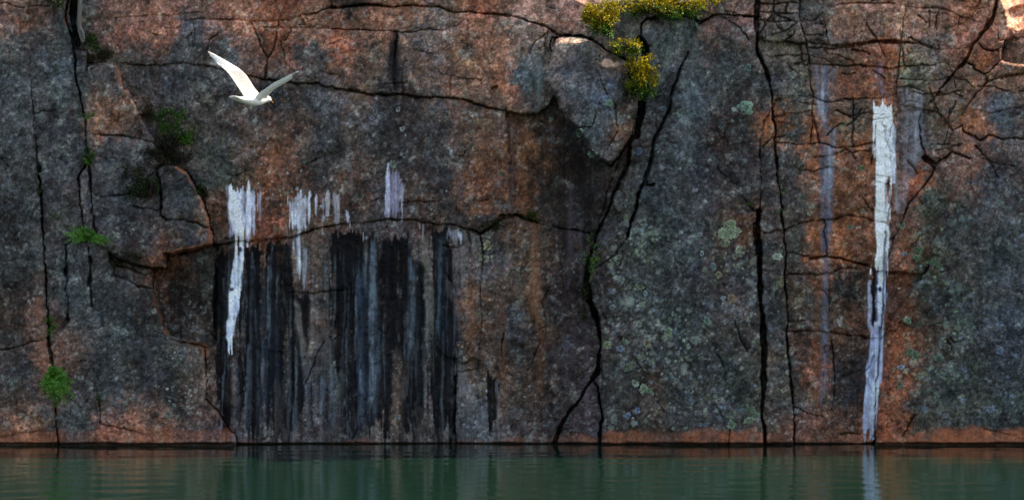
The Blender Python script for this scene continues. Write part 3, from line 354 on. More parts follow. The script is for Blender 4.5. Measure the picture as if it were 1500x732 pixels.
# ---- scrubbed rust band and dark wet line at the water
bt = 632 + 9 * fbm(50, 4, .7) + np.interp(X, [-160, 90, 100, 340, 345, 690, 760, 870, 890, 1110, 1200, 1290, 1320, 1480, 1500], [-4, -4, -2, 0, 14, 14, 4, 2, -2, -4, 4, 4, -3, -6, -2])
put((134, 84, 62), np.interp(X, [-160, 85, 95, 335, 345, 690, 770, 880, 900, 1115, 1130, 1280, 1310, 1340, 1660], [.6, .6, .2, .6, .35, .3, .5, .6, .75, .8, .35, .3, .7, .95, .95]) * sm(-4, 5, Y - bt) * np.clip(.75 + .5 * fbm(16, 3), .15, 1))
put((20, 17, 15), .85 * sm(645.5, 648.5, Y + .9 * noise(9)), .35)
# sunlit spots painted pale on the top of the block
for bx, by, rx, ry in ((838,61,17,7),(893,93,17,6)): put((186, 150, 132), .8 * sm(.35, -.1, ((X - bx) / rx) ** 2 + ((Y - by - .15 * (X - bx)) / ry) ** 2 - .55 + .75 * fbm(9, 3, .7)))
C = C.mean(2, keepdims=True) * .02 + C * .98
C = .085 * (np.clip(C, .001, 1) / .085) ** 1.14
C = np.clip(C * 1.2, .003, .9)
#NUMPY_END

# ---------------------------------------------------------------- helpers
def tag(o, label=None, cat=None, group=None, kind=None):
    if label: o['label'] = label
    if cat: o['category'] = cat
    if group: o['group'] = group
    if kind: o['kind'] = kind
    return o
def link(name, mesh, mat=None, parent=None):
    o = bpy.data.objects.new(name, mesh); COL.objects.link(o)
    if mat: mesh.materials.append(mat)
    if parent: o.parent = parent
    return o
def empty(name, loc=(0, 0, 0)):
    o = bpy.data.objects.new(name, None); COL.objects.link(o); o.location = loc; o.empty_display_size = .1; return o
def mesh_np(name, co, faces, colors=None):
    "co (n,3), faces (m,k) all alike, colors (n,4) per vertex"
    co = np.ascontiguousarray(co, np.float32); faces = np.ascontiguousarray(faces, np.int32); k = faces.shape[1]
    me = bpy.data.meshes.new(name); me.vertices.add(len(co)); me.vertices.foreach_set('co', co.ravel())
    me.loops.add(faces.size); me.loops.foreach_set('vertex_index', faces.ravel())
    me.polygons.add(len(faces)); me.polygons.foreach_set('loop_start', np.arange(0, faces.size, k, dtype=np.int32))
    if colors is not None:
        at = me.color_attributes.new('tint', 'FLOAT_COLOR', 'POINT'); at.data.foreach_set('color', np.ascontiguousarray(colors, np.float32).ravel())
    me.update(); me.validate(); return me
def P(px, py, y):
    "point at photo pixel px, py lying y metres behind the cliff plane"
    s = (CAM_D + y) / CAM_D
    return Vector(((px - 750) / PXM * s, y, CAM_H + (366 - py) / PXM * s))
def surf(px, py):
    i = int(np.clip(round((px - GX[0]) / SP), 0, NX - 1)); j = int(np.clip(round((py - GY[0]) / SP), 0, NY - 1))
    return -float(DEPTH[j, i])
def nodes(name):
    m = bpy.data.materials.new(name); m.use_nodes = True; t = m.node_tree
    return m, t, t.nodes['Principled BSDF']
def N(t, kind, **kw):
    n = t.nodes.new(kind)
    for k, v in kw.items(): setattr(n, k, v)
    return n

# ---------------------------------------------------------------- materials
def rock_material():
    m, t, b = nodes('granite'); L = t.links.new
    at = N(t, 'ShaderNodeAttribute', attribute_name='tint'); tc = N(t, 'ShaderNodeTexCoord')
    n1 = N(t, 'ShaderNodeTexNoise'); n1.inputs['Scale'].default_value = 42; n1.inputs['Detail'].default_value = 6; n1.inputs['Roughness'].default_value = .75
    n2 = N(t, 'ShaderNodeTexVoronoi'); n2.inputs['Scale'].default_value = 95
    L(tc.outputs['Object'], n1.inputs['Vector']); L(tc.outputs['Object'], n2.inputs['Vector'])
    r1 = N(t, 'ShaderNodeMapRange'); r1.inputs['From Min'].default_value = .3; r1.inputs['From Max'].default_value = .7; r1.inputs['To Min'].default_value = .6; r1.inputs['To Max'].default_value = 1.45
    L(n1.outputs['Fac'], r1.inputs['Value'])
    mul = N(t, 'ShaderNodeVectorMath', operation='SCALE'); L(at.outputs['Color'], mul.inputs[0]); L(r1.outputs[0], mul.inputs['Scale'])
    hs = N(t, 'ShaderNodeMix', data_type='RGBA', blend_type='OVERLAY'); hs.inputs['Factor'].default_value = .16
    L(mul.outputs[0], hs.inputs['A']); L(n2.outputs['Color'], hs.inputs['B']); L(hs.outputs['Result'], b.inputs['Base Color'])
    L(at.outputs['Alpha'], b.inputs['Roughness']); b.inputs['Specular IOR Level'].default_value = .1
    bp = N(t, 'ShaderNodeBump'); bp.inputs['Strength'].default_value = .7; bp.inputs['Distance'].default_value = .02
    L(n1.outputs['Fac'], bp.inputs['Height']); L(bp.outputs[0], b.inputs['Normal'])
    return m
def far_rock_material():
    m, t, b = nodes('granite_beyond'); L = t.links.new; tc = N(t, 'ShaderNodeTexCoord')
    n1 = N(t, 'ShaderNodeTexNoise'); n1.inputs['Scale'].default_value = 2.6; n1.inputs['Detail'].default_value = 14; n1.inputs['Roughness'].default_value = .7
    L(tc.outputs['Object'], n1.inputs['Vector'])
    cr_ = N(t, 'ShaderNodeValToRGB'); e = cr_.color_ramp.elements; e[0].position = .33; e[0].color = (.02, .02, .022, 1); e[1].position = .68; e[1].color = (.17, .09, .06, 1)
    k = e.new(.5); k.color = (.07, .066, .066, 1)
    L(n1.outputs['Fac'], cr_.inputs[0]); L(cr_.outputs[0], b.inputs['Base Color']); b.inputs['Roughness'].default_value = .85
    bp = N(t, 'ShaderNodeBump'); bp.inputs['Distance'].default_value = .1; L(n1.outputs['Fac'], bp.inputs['Height']); L(bp.outputs[0], b.inputs['Normal'])
    return m
def water_material():
    m, t, b = nodes('quarry_water'); L = t.links.new; tc = N(t, 'ShaderNodeTexCoord')
    n1 = N(t, 'ShaderNodeTexNoise'); n1.inputs['Scale'].default_value = .5; n1.inputs['Detail'].default_value = 4; L(tc.outputs['Object'], n1.inputs['Vector'])
    mx = N(t, 'ShaderNodeMix', data_type='RGBA'); mx.inputs['A'].default_value = (.0024, .0105, .0066, 1); mx.inputs['B'].default_value = (.0032, .0145, .0088, 1)
    L(n1.outputs['Fac'], mx.inputs['Factor']); L(mx.outputs['Result'], b.inputs['Base Color'])
    b.inputs['Roughness'].default_value = .11; b.inputs['IOR'].default_value = 1.333
    return m
def tint_material(name, rough, trans=0.0, spec=.3):
    m, t, b = nodes(name); at = N(t, 'ShaderNodeAttribute', attribute_name='tint'); tc = N(t, 'ShaderNodeTexCoord')
    n1 = N(t, 'ShaderNodeTexNoise'); n1.inputs['Scale'].default_value = 60; n1.inputs['Detail'].default_value = 4; t.links.new(tc.outputs['Object'], n1.inputs['Vector'])
    r1 = N(t, 'ShaderNodeMapRange'); r1.inputs['From Min'].default_value = .3; r1.inputs['From Max'].default_value = .7; r1.inputs['To Min'].default_value = .8; r1.inputs['To Max'].default_value = 1.15
    mul = N(t, 'ShaderNodeVectorMath', operation='SCALE'); t.links.new(n1.outputs['Fac'], r1.inputs['Value']); t.links.new(at.outputs['Color'], mul.inputs[0]); t.links.new(r1.outputs[0], mul.inputs['Scale'])
    t.links.new(mul.outputs[0], b.inputs['Base Color']); b.inputs['Roughness'].default_value = rough; b.inputs['Specular IOR Level'].default_value = spec
    if trans:
        tr = N(t, 'ShaderNodeBsdfTranslucent'); mx = N(t, 'ShaderNodeMixShader'); mx.inputs[0].default_value = trans
        t.links.new(mul.outputs[0], tr.inputs[0]); t.links.new(b.outputs[0], mx.inputs[1]); t.links.new(tr.outputs[0], mx.inputs[2]); t.links.new(mx.outputs[0], t.nodes['Material Output'].inputs[0])
    return m
M_ROCK = rock_material(); M_FAR = far_rock_material(); M_WATER = water_material()
M_LEAF = tint_material('leaf', .55, .3); M_STEM = tint_material('twig_bark', .8); M_LICH = tint_material('lichen_crust', .9, 0, .15)
M_GULL = tint_material('gull_feathers', .7, 0, .2); M_BILL = tint_material('gull_bill', .4)

# ---------------------------------------------------------------- water, cliff body, slabs
def lake_mesh():
    "rippled sheet in front of the cliff, running out flat to the horizon"
    r2 = np.random.default_rng(11); xs = np.arange(-14, 14.01, .06); ys = np.arange(-15, 1.01, .045); gx, gy = np.meshgrid(xs, ys); z = np.zeros(gx.shape)
    for _ in range(70):
        lam = r2.uniform(.16, .85); th = r2.normal(math.pi / 2, .42); k = 2 * math.pi / lam; amp = .0085 * lam / k * r2.uniform(.4, 1.2)
        wob_ = 1.2 * np.sin(gx * r2.uniform(.3, 1.4) + r2.random() * 6) + .8 * np.sin(gx * r2.uniform(1, 3) + gy * .4 + r2.random() * 6)
        z += amp * np.sin(k * (gx * math.cos(th) + gy * math.sin(th)) + wob_ + r2.random() * 6.3)
    gust = .6 + .4 * np.sin(gx * .5 + 1.3 * np.sin(gy * .6)) * np.sin(gy * .9 + gx * .2)
    fade = np.clip((14 - np.abs(gx)) / 2, 0, 1) * np.clip((gy + 15) / 3, 0, 1) * np.clip((1 - gy) / .5, 0, 1); z = z * gust * fade
    n = len(xs); co = np.stack([gx, gy, z], -1).reshape(-1, 3); v = np.arange(len(co)).reshape(gx.shape)
    f = np.stack([v[:-1, :-1], v[:-1, 1:], v[1:, 1:], v[1:, :-1]], -1).reshape(-1, 4); o = len(co); x0, x1, y0, y1 = xs[0], xs[-1], ys[0], ys[-1]
    far = [(-900, -900, 0), (900, -900, 0), (900, y0, 0), (-900, y0, 0), (-900, y1, 0), (x0, y0, 0), (x0, y1, 0), (x1, y0, 0), (x1, y1, 0), (900, y1, 0)]
    f = np.concatenate([f, np.array([(0, 1, 2, 3), (3, 5, 6, 4), (7, 2, 9, 8)]) + o]); me = mesh_np('lake', np.concatenate([co, np.array(far, float)]), f)
    me.polygons.foreach_set('use_smooth', np.ones(len(me.polygons), bool)); return me
tag(link('lake', lake_mesh(), M_WATER), kind='structure')

def cliff_body():
    xs = np.concatenate([np.arange(-120, -11.7, .6), np.arange(-11.6, 11.61, .4), np.arange(12.2, 120.1, .6)]); rs = []
    r2 = np.random.default_rng(3); n = len(xs); W = 11.42
    prof = [(0, -3), (0, -.5)] + [(0, z) for z in np.arange(.2, 6.9, .55)] + [(.5, 7.05), (1.3, 7.35), (4, 7.5), (20, 7.8), (90, 8.5)]
    co = []
    for k, (y, z) in enumerate(prof):
        jit = r2.normal(0, .09, n); jit = (jit + np.roll(jit, 1) + np.roll(jit, -1)) / 1.6
        inside = np.abs(xs) < W
        yy = np.where(inside, np.maximum(.95, y), y + np.minimum(0, -.02) + jit * (z < 7.4)) if y < 4 else np.full(n, float(y))
        zz = np.full(n, float(z)) + (np.where(inside, np.minimum(-.0, 0), jit * 1.2) if 6.9 < z < 7.6 else 0)
        co += list(zip(xs, yy, zz))
    f = [(k * n + i, k * n + i + 1, (k + 1) * n + i + 1, (k + 1) * n + i) for k in range(len(prof) - 1) for i in range(n - 1)]
    return mesh_np('cliff', np.array(co), np.array(f))
cliff = tag(link('cliff', cliff_body(), M_FAR), 'weathered granite quarry cliff rising from the lake', None, None, 'structure')

yw = -DEPTH; sc = (CAM_D + yw) / CAM_D
CO = np.stack([(X - 750) / PXM * sc, yw, CAM_H + (366 - Y) / PXM * sc], -1).reshape(-1, 3)
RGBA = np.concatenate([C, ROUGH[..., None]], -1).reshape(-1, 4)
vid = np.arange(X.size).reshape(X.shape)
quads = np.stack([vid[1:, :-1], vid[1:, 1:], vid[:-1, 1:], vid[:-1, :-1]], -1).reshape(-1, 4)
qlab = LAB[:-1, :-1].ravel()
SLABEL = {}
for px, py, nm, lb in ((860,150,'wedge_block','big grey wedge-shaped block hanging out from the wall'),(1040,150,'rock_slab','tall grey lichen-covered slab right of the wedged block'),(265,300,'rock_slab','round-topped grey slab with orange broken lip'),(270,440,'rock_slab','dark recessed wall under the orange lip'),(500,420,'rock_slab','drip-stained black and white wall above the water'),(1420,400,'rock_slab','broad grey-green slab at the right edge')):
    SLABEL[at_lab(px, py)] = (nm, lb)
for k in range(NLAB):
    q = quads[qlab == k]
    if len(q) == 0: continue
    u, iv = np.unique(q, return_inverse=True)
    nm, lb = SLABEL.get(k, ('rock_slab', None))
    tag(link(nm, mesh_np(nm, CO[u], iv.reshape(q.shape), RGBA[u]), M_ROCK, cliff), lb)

# ---------------------------------------------------------------- large lichen rosettes
def lichen(px, py, r, col, rim=1.3, core=.75):
    "a crusty rosette: lobes that grew outwards, a raised ruffled rim, worn middle"
    rr = np.random.default_rng(int(px * 7 + py)); ns, nr = 44, 7
    ang = np.linspace(0, 2 * math.pi, ns, endpoint=False); kn = rr.standard_normal(ns); kn = (kn + np.roll(kn, 1) + np.roll(kn, -1)) / 3
    lob = .92 + .16 * np.sin(ang + rr.random() * 6) + .12 * np.sin(2 * ang + rr.random() * 6) + .2 * kn + .07 * rr.standard_normal(ns)
    co, cl = [], []; base = lin(col) * 1.08; asp = rr.uniform(.85, 1.15)
    for k in range(nr + 1):
        f = k / nr
        for a, l in zip(ang, lob):
            l = 1 + (l - 1) * f; x, y_ = px + math.cos(a) * r * f * l * asp, py + math.sin(a) * r * f * l / asp
            h = .008 * (.2 + f) * (1 if k < nr else -.5) + rr.normal(0, .0035)
            co.append(tuple(P(x, y_, surf(x, y_) - h))); g = (core + (rim - core) * f ** 3) * math.exp(rr.normal(0, .42))
            cl.append((*np.clip(base * g, 0, .8), 1))
    f = [(k * ns + i, (k + 1) * ns + i, (k + 1) * ns + (i + 1) % ns, k * ns + (i + 1) % ns) for k in range(nr) for i in range(ns)]
    link('lichen', mesh_np('lichen', np.array(co), np.array(f), np.array(cl)), M_LICH, cliff)
for a in ((1065,340,20,(126,134,110),1.3,.8),(1090,157,13,(126,152,134)),(1084,366,9,(146,150,128)),(1143,413,11,(132,126,104),1.5,.55),(1138,376,7,(150,156,138)),(923,536,9,(118,130,112)),(1100,598,9,(120,140,116)),(1108,608,8,(116,138,116)),(1097,616,7,(110,128,108)),(1069,608,9,(112,122,104)),(1072,622,7,(104,118,100)),(934,600,5,(112,122,146)),(920,609,5,(108,118,142)),(1112,500,8,(104,112,92)),(576,240,6,(128,138,126),1.5,.4),(715,358,7,(142,136,110)),(711,379,6,(136,134,120)),(706,377,5,(126,124,112)),
 (1052,402,6,(128,122,100)),(1071,437,7,(128,108,92)),(943,570,7,(120,132,112)),(930,560,6,(128,138,122)),(950,572,5,(116,132,110)),(1018,278,4,(140,144,150)),(1325,372,4,(128,130,144)),(1319,537,5,(128,140,156)),(1345,371,11,(96,118,92)),(1372,384,9,(92,112,88)),(1451,600,6,(104,116,128)),(615,59,9,(118,116,116),1.4,.6),(545,173,4,(136,136,146)),(583,160,4,(138,138,146)),(590,189,4,(146,146,150)),(501,149,3.4,(156,156,166)),(118,552,4,(140,144,140),1.5,.3),(225,455,4,(130,136,128)),(194,584,3.4,(128,130,126)),(698,168,3,(170,168,178)),(945,430,4,(130,142,152)),(896,450,5,(108,122,120)),(938,420,5,(112,124,104)),(1035,470,6,(104,124,116)),(978,486,7,(112,122,100)),(948,502,7,(124,118,98)),(915,500,5,(118,130,112)),(1060,437,4,(136,144,150)),(1045,390,5,(110,122,126)),(1028,372,4,(128,138,142)),(1025,344,4,(130,136,142)),(888,505,6,(122,132,104)),(908,510,6,(110,122,140)),(1155,545,4,(146,148,128)),(1148,571,4,(136,140,120)),(1236,182,5,(110,116,92)),(1263,247,5,(98,106,80)),(1188,302,4,(150,150,132)),(1187,312,4,(140,140,122)),(1245,333,5,(112,116,98)),(1333,516,7,(96,110,88)),(1340,520,6,(88,102,84)),(1318,562,6,(92,104,86)),(1375,525,7,(84,100,86)),(1465,513,6,(104,114,134)),(1322,330,6,(108,122,100)),(246,606,5,(108,118,108)),(255,592,3,(128,132,130)),(582,610,4,(124,130,132)),(1330,470,6,(104,126,104)),(996,165,5,(104,120,108)),(893,152,6,(104,128,108)),(1096,100,6,(96,112,108)),(868,226,7,(112,128,116)),(850,195,6,(104,124,112)),(972,160,5,(92,104,112)),(960,215,5,(100,112,120)),(935,222,6,(92,102,128)),(1019,34,8,(108,126,114))):
    if a[2] < 8: lichen(*a); continue
    q = np.random.default_rng(int(a[0]))                     # a big colony: lobes that have grown together
    for k in range(int(4 + a[2] * .5)):
        th = q.random() * 6.3; rd = a[2] * (.2 + .65 * q.random()); lichen(a[0] + math.cos(th) * rd, a[1] + math.sin(th) * rd, a[2] * q.uniform(.22, .42), tuple(np.array(a[3]) * q.uniform(.85, 1.08)), *a[4:])

# ---------------------------------------------------------------- plants
def tube(path, r0, r1, n=5):
    co, f = [], []
    for k, p in enumerate(path):
        d = (path[min(k + 1, len(path) - 1)] - path[max(k - 1, 0)]).normalized(); u = d.orthogonal().normalized(); v = d.cross(u); r = r0 + (r1 - r0) * k / (len(path) - 1)
        for i in range(n):
            a = 2 * math.pi * i / n; co.append(p + (u * math.cos(a) + v * math.sin(a)) * r)
    for k in range(len(path) - 1):
        for i in range(n): f.append((k * n + i, k * n + (i + 1) % n, (k + 1) * n + (i + 1) % n, (k + 1) * n + i))
    return co, f
class Bag:
    def __init__(s): s.co, s.f, s.cl = [], [], []
    def add(s, co, f, col):
        o = len(s.co); s.co += [tuple(c) for c in co]; s.f += [tuple(i + o for i in q) for q in f]
        s.cl += [(*col, 1)] * len(co)
    def leaf(s, p, d, nrm, ln, wd, col):
        d = d.normalized(); side = d.cross(nrm)
        if side.length < 1e-4: side = d.orthogonal()
        side.normalize(); up = side.cross(d)
        m = p + d * ln * .45
        s.add([p, m + side * wd * .5 + up * wd * .18, p + d * ln, m - side * wd * .5 + up * wd * .18], [(0, 1, 2, 3)], col)
    def build(s, name, mat, parent):
        o = link(name, mesh_np(name, np.array(s.co), np.array(s.f), np.array(s.cl)), mat, parent)
        o.matrix_parent_inverse = parent.matrix_world.inverted() if False else o.matrix_parent_inverse
        o.location = -Vector(parent.location); return o
def rv(s=1.0): return Vector((random.gauss(0, s), random.gauss(0, s), random.gauss(0, s)))
def pick(pal):
    c = lin(random.choice(pal)) * .95 * random.uniform(.55, 1.35); return tuple(np.clip(c, 0, .7))
YEL = [(150,136,18),(168,146,20),(120,116,20),(96,100,22),(176,150,30),(136,120,16)]; GRN = [(52,92,28),(66,112,34),(42,74,26),(84,122,40)]; DRK = [(26,38,22),(34,48,26),(22,30,20),(42,48,28),(38,34,22)]; BRT = [(62,128,34),(80,140,40),(48,104,28),(98,142,48)]; DRY = [(92,76,40),(74,62,34),(58,50,28)]; MOS = [(46,60,18),(66,74,20),(34,44,16),(56,50,24)]
STEMC = tuple(lin((58, 42, 32)) * 1.4)
def shrub(name, label, cat, base, ext, n, pal, size=4.0, out=.22, group=None, low=None, front=9.0):
    "base px; ext = x0,y0,x1,y1 px box filled by the foliage"
    bx, by = base; y0 = surf(bx, by); root = empty(name, P(bx, by, y0)); tag(root, label, cat, group)
    st, fo = Bag(), Bag(); b = P(bx, by, y0 + .02); cx, cy = (ext[0] + ext[2]) / 2, (ext[1] + ext[3]) / 2; hx, hy = (ext[2] - ext[0]) / 2, (ext[3] - ext[1]) / 2
    subs = [(random.uniform(-.85, .85), random.uniform(-.8, .8)) for _ in range(max(5, n // 7))]
    for _ in range(n):
        while True:
            u, v = random.choice(subs); u += random.gauss(0, .16); v += random.gauss(0, .16)
            if u * u + v * v < 1.15: break
        tx, ty = cx + u * hx, cy + v * hy; ys = min(surf(tx, ty), surf(tx, ty) * .5 + y0 * .5, front) - .02 - out * random.random() * (1.1 - .6 * (u * u + v * v))
        e = P(tx, ty, ys); mid = (b + e) / 2 + Vector((0, -.04, .03)) + rv(.02); path = [b, (b * .6 + mid * .4) + rv(.01), mid, (mid + e) / 2 + rv(.012), e]
        co, f = tube(path, .006, .002, 4); st.add(co, f, STEMC)
        for k in range(26):
            t = random.random() ** .7; p = path[2] * (1 - t) + e * t if t < .5 else e + rv(.028)
            d = (e - mid).normalized() * .6 + rv(.6) + Vector((0, -.3, .25)); ln = size / PXM * random.uniform(.6, 1.3)
            pl = low if (low and ty + random.gauss(0, 6) > cy + hy * .35) else pal
            fo.leaf(p, d, rv(), ln, ln * .5, pick(pl))
    st.build('stem', M_STEM, root); fo.build('foliage', M_LEAF, root); return root
def fern(name, label, cat, base, tips, pal, leaf=5.0, group=None):
    bx, by = base; y0 = surf(bx, by); root = empty(name, P(bx, by, y0)); tag(root, label, cat, group); st, fo = Bag(), Bag(); b = P(bx, by, y0 + .01)
    for tx, ty in tips:
        e = P(tx, ty, min(surf(tx, ty), y0) - random.uniform(.06, .2)); c = (b + e) / 2 + Vector((0, -.08, .10)) ; path = [b * (1 - t) ** 2 + c * 2 * t * (1 - t) + e * t * t for t in np.linspace(0, 1, 12)]
        co, f = tube(path, .004, .0015, 4); st.add(co, f, tuple(lin((70, 80, 36)) * 1.4))
        for k in range(2, 12):
            d = (path[k] - path[k - 1]).normalized(); s = d.cross(Vector((random.gauss(0, .3), -1, .4))).normalized(); ln = leaf / PXM * (1.15 - abs(k - 5) * .11)
            for sg in (-1, 1):
                for q in range(3): fo.leaf(path[k - 1].lerp(path[k], q / 3) + rv(.003), s * sg + d * .5 + rv(.15), rv(.4) + Vector((0, -1, .5)), ln * random.uniform(.7, 1.2), ln * .3, pick(pal))
    st.build('stem', M_STEM, root); fo.build('frond', M_LEAF, root); return root
def tuft(name, label, cat, px, py, w, h, n, pal, group, hang=0):
    y0 = surf(px, py); root = empty(name, P(px, py, y0)); tag(root, label, cat, group); fo = Bag()
    for _ in range(n):
        x, y_ = px + random.uniform(-w, w) * .6, py + random.uniform(-h, h) * .5; b = P(x, y_, surf(x, y_) + .01)
        d = Vector((random.gauss(0, .6) * w, random.uniform(-1.0, -.1) * max(w, h) * .6, random.uniform(-hang, 1) * h)) / PXM; ln = d.length; sd = Vector((random.gauss(0, 1), .2, random.gauss(0, .4))).normalized() * .006; tip = b + d - Vector((0, 0, ln * .25))
        fo.add([b - sd, b + sd, b + d * .6 + sd * .7, tip], [(0, 1, 2, 3)], pick(pal))
        if random.random() < .6: fo.leaf(b + d * .5, d + rv(.02), rv(), .03, .015, pick(pal))
    tag(fo.build('blade', M_LEAF, root), kind='stuff'); return root

shrub('shrub', 'yellow-green leafy shrub growing on the ledge above the wedged block', 'shrub', (890, 52), (854, 2, 918, 58), 130, YEL, 4.2, .25, 'shrubs in the cleft by the block', GRN, -.42)
shrub('shrub', 'long yellow shrub along the crest at the top edge', 'shrub', (968, 22), (900, -20, 1048, 30), 190, YEL, 4.2, .3, 'shrubs in the cleft by the block', GRN)
shrub('shrub', 'small yellow-leaved sprig between the two larger shrubs', 'shrub', (915, 74), (893, 48, 942, 82), 60, YEL, 4, .22, 'shrubs in the cleft by the block', GRN, -.42)
shrub('shrub', 'yellow-topped shrub with green base in the black cleft right of the block', 'shrub', (935, 132), (908, 80, 968, 144), 120, YEL, 4.4, .26, 'shrubs in the cleft by the block', GRN, -.42)
shrub('shrub', 'bright green sapling leaves above the dark heather', 'shrub', (252, 220), (222, 148, 302, 215), 34, GRN, 4.6, .12, 'shrubs on the left slabs')
shrub('heather', 'dark brown-green heather filling the gap above the round-topped slab', 'heather', (246, 238), (214, 188, 278, 252), 90, DRK, 3.6, .14, 'heather on the left slabs')
shrub('heather', 'dark heather trailing along the stepped slab edge', 'heather', (207, 172), (196, 150, 232, 205), 26, DRK + DRY, 3.2, .06, 'heather on the left slabs')
shrub('heather', 'dark green heather bush left of the round-topped slab', 'heather', (222, 290), (176, 243, 240, 306), 70, DRK + GRN[:1], 3.8, .14, 'heather on the left slabs')
shrub('heather', 'small dark tuft on the right shoulder of the round-topped slab', 'heather', (297, 285), (283, 262, 314, 302), 28, DRK + GRN[:1], 3.2, .08, 'heather on the left slabs')
shrub('heather', 'dark shrubs at the top left beside the wide cleft', 'heather', (105, 14), (68, -20, 124, 14), 50, DRK + GRN[:1], 3.8, .14, 'heather on the left slabs')
shrub('heather', 'green tuft with dry grass below the grey dead stem', 'heather', (142, 72), (122, 44, 152, 76), 28, DRK + GRN, 3.4, .1, 'heather on the left slabs')
shrub('heather', 'brown dry grass on the small ledge above the stepped slab', 'heather', (142, 90), (128, 74, 166, 93), 30, DRY + DRK, 3.2, .05, 'heather on the left slabs')
fern('fern', 'bright green fern on the drill-hole ledge', 'fern', (132, 352), [(92,345),(100,334),(108,358),(112,340),(120,332),(126,336),(140,340),(150,350),(160,350),(166,358),(152,360),(95,356),(116,350),(138,358),(128,344)], BRT, 5.5, 'ferns in the splits')
fern('fern', 'bushy bright fern hanging from the lower left split', 'fern', (78, 556), [(58,566),(62,575),(70,585),(92,585),(105,572),(107,560),(98,548),(88,540),(74,538),(66,552),(82,596),(96,592),(86,566),(78,580),(100,580),(70,562),(90,556),(110,585),(84,575)], BRT, 7.0, 'ferns in the splits')
fern('fern', 'small fern halfway down the lower left split', 'fern', (73, 478), [(66,470),(80,470),(84,482),(70,492),(78,494),(76,465)], GRN, 4.5, 'ferns in the splits')
fern('fern', 'green ferns hanging in the black cleft in the middle of the cliff', 'fern', (866, 372), [(860,345),(868,342),(874,360),(878,385),(870,400),(856,372),(854,385),(862,395),(876,372),(866,412),(858,405),(872,392)], GRN + DRK[:2], 6.0, 'ferns in the splits')
shrub('moss_cushion', 'dark moss hanging in the widest part of the black cleft', 'moss', (856, 440), (846, 412, 868, 466), 26, [(26,46,12),(34,58,14),(20,30,12)], 3.0, .05, 'moss cushions')
shrub('moss_cushion', 'mossy strip under the drill-hole ledge', 'moss', (184, 383), (154, 368, 212, 392), 46, MOS + DRK, 2.8, .04, 'moss cushions')
shrub('moss_cushion', 'bright moss at the right end of the dark ledge', 'moss', (779, 319), (768, 311, 790, 325), 22, [(56,74,22),(70,90,26),(44,58,20)], 2.6, .04, 'moss cushions')
shrub('moss_cushion', 'moss along the black notch in the middle ledge', 'moss', (722, 331), (706, 316, 758, 338), 36, MOS, 2.6, .03, 'moss cushions')
T = 'grass tufts in the cracks'
for px, py, w, h, n, pal, lb in ((130,171,8,7,40,GRN,'green tuft in the main left split beside the orange patch'),(131,233,8,22,70,MOS + GRN,'olive grass tuft strung down the main left split'),(57,246,6,8,34,DRK,'upper dark moss knob on the far left crack'),(58,281,7,10,40,MOS,'lower moss knob on the far left crack'),(122,316,4,6,20,MOS,'tiny moss knob at the foot of the short split'),(82,319,10,7,22,GRN,'faint green tuft on the bare left panel'),(145,585,4,12,26,MOS + GRN,'thin moss in the hairline crack by the waterline slab'),(258,490,10,6,30,DRK + MOS,'grass on the floor of the dark recess'),(1324,54,9,9,36,MOS,'brown grass on the long upper crack'),(1263,60,6,7,22,MOS,'small grass tuft left on the long upper crack'),(1144,285,5,12,34,GRN + MOS,'upper green tuft in the narrow right split'),(1143,311,6,8,30,GRN,'lower green tuft in the narrow right split'),(1232,634,4,7,20,MOS,'moss at the foot of the white streak'),(1099,301,7,5,24,GRN,'moss on the diagonal ledge by the black joint'),(600,327,4,4,14,[(110,112,24),(90,96,22)],'left yellow moss dot below the curved crack'),(645,328,5,4,16,[(100,104,24),(80,84,22)],'right yellow moss dot below the curved crack'),(407,357,4,5,14,MOS,'moss dot above the dark drips'),(72,500,5,14,30,DRK + GRN,'dark grass in the lower left split'),(76,530,5,10,24,GRN,'grass above the bushy fern'),(305,572,4,8,20,MOS,'moss in the corner left of the black drips'),(1070,18,9,5,26,DRK + GRN,'dark tuft on the crest of the tall right slab'),(99,462,4,8,20,MOS,'moss in the drill hole end'),(1112,445,6,14,26,[(44,34,18),(56,44,22)],'brown moss lining the black joint'),(1451,110,6,5,18,MOS,'moss in the broken rocks at upper right')):
    tuft('grass_tuft', lb, 'grass', px, py, w, h, n, pal, T)
# grey dead stem in the cleft, top left
ds = Bag(); pth = [P(118, -12, -.1), P(117, 10, -.12), P(116, 30, -.14), P(117, 46, -.15), P(122, 62, -.17)]; co_, f_ = tube(pth, .035, .03, 8); ds.add(co_, f_, tuple(lin((84, 80, 74)) * 1.3))
pth = [P(116, 38, -.14), P(121, 46, -.2), P(124, 58, -.2)]; co_, f_ = tube(pth, .025, .012, 7); ds.add(co_, f_, tuple(lin((92, 88, 82)) * 1.3))
dr = empty('dead_stem', P(118, 40, -.13)); tag(dr, 'bare grey dead stem standing in the cleft at top left', 'dead wood'); ds.build('trunk', M_STEM, dr)

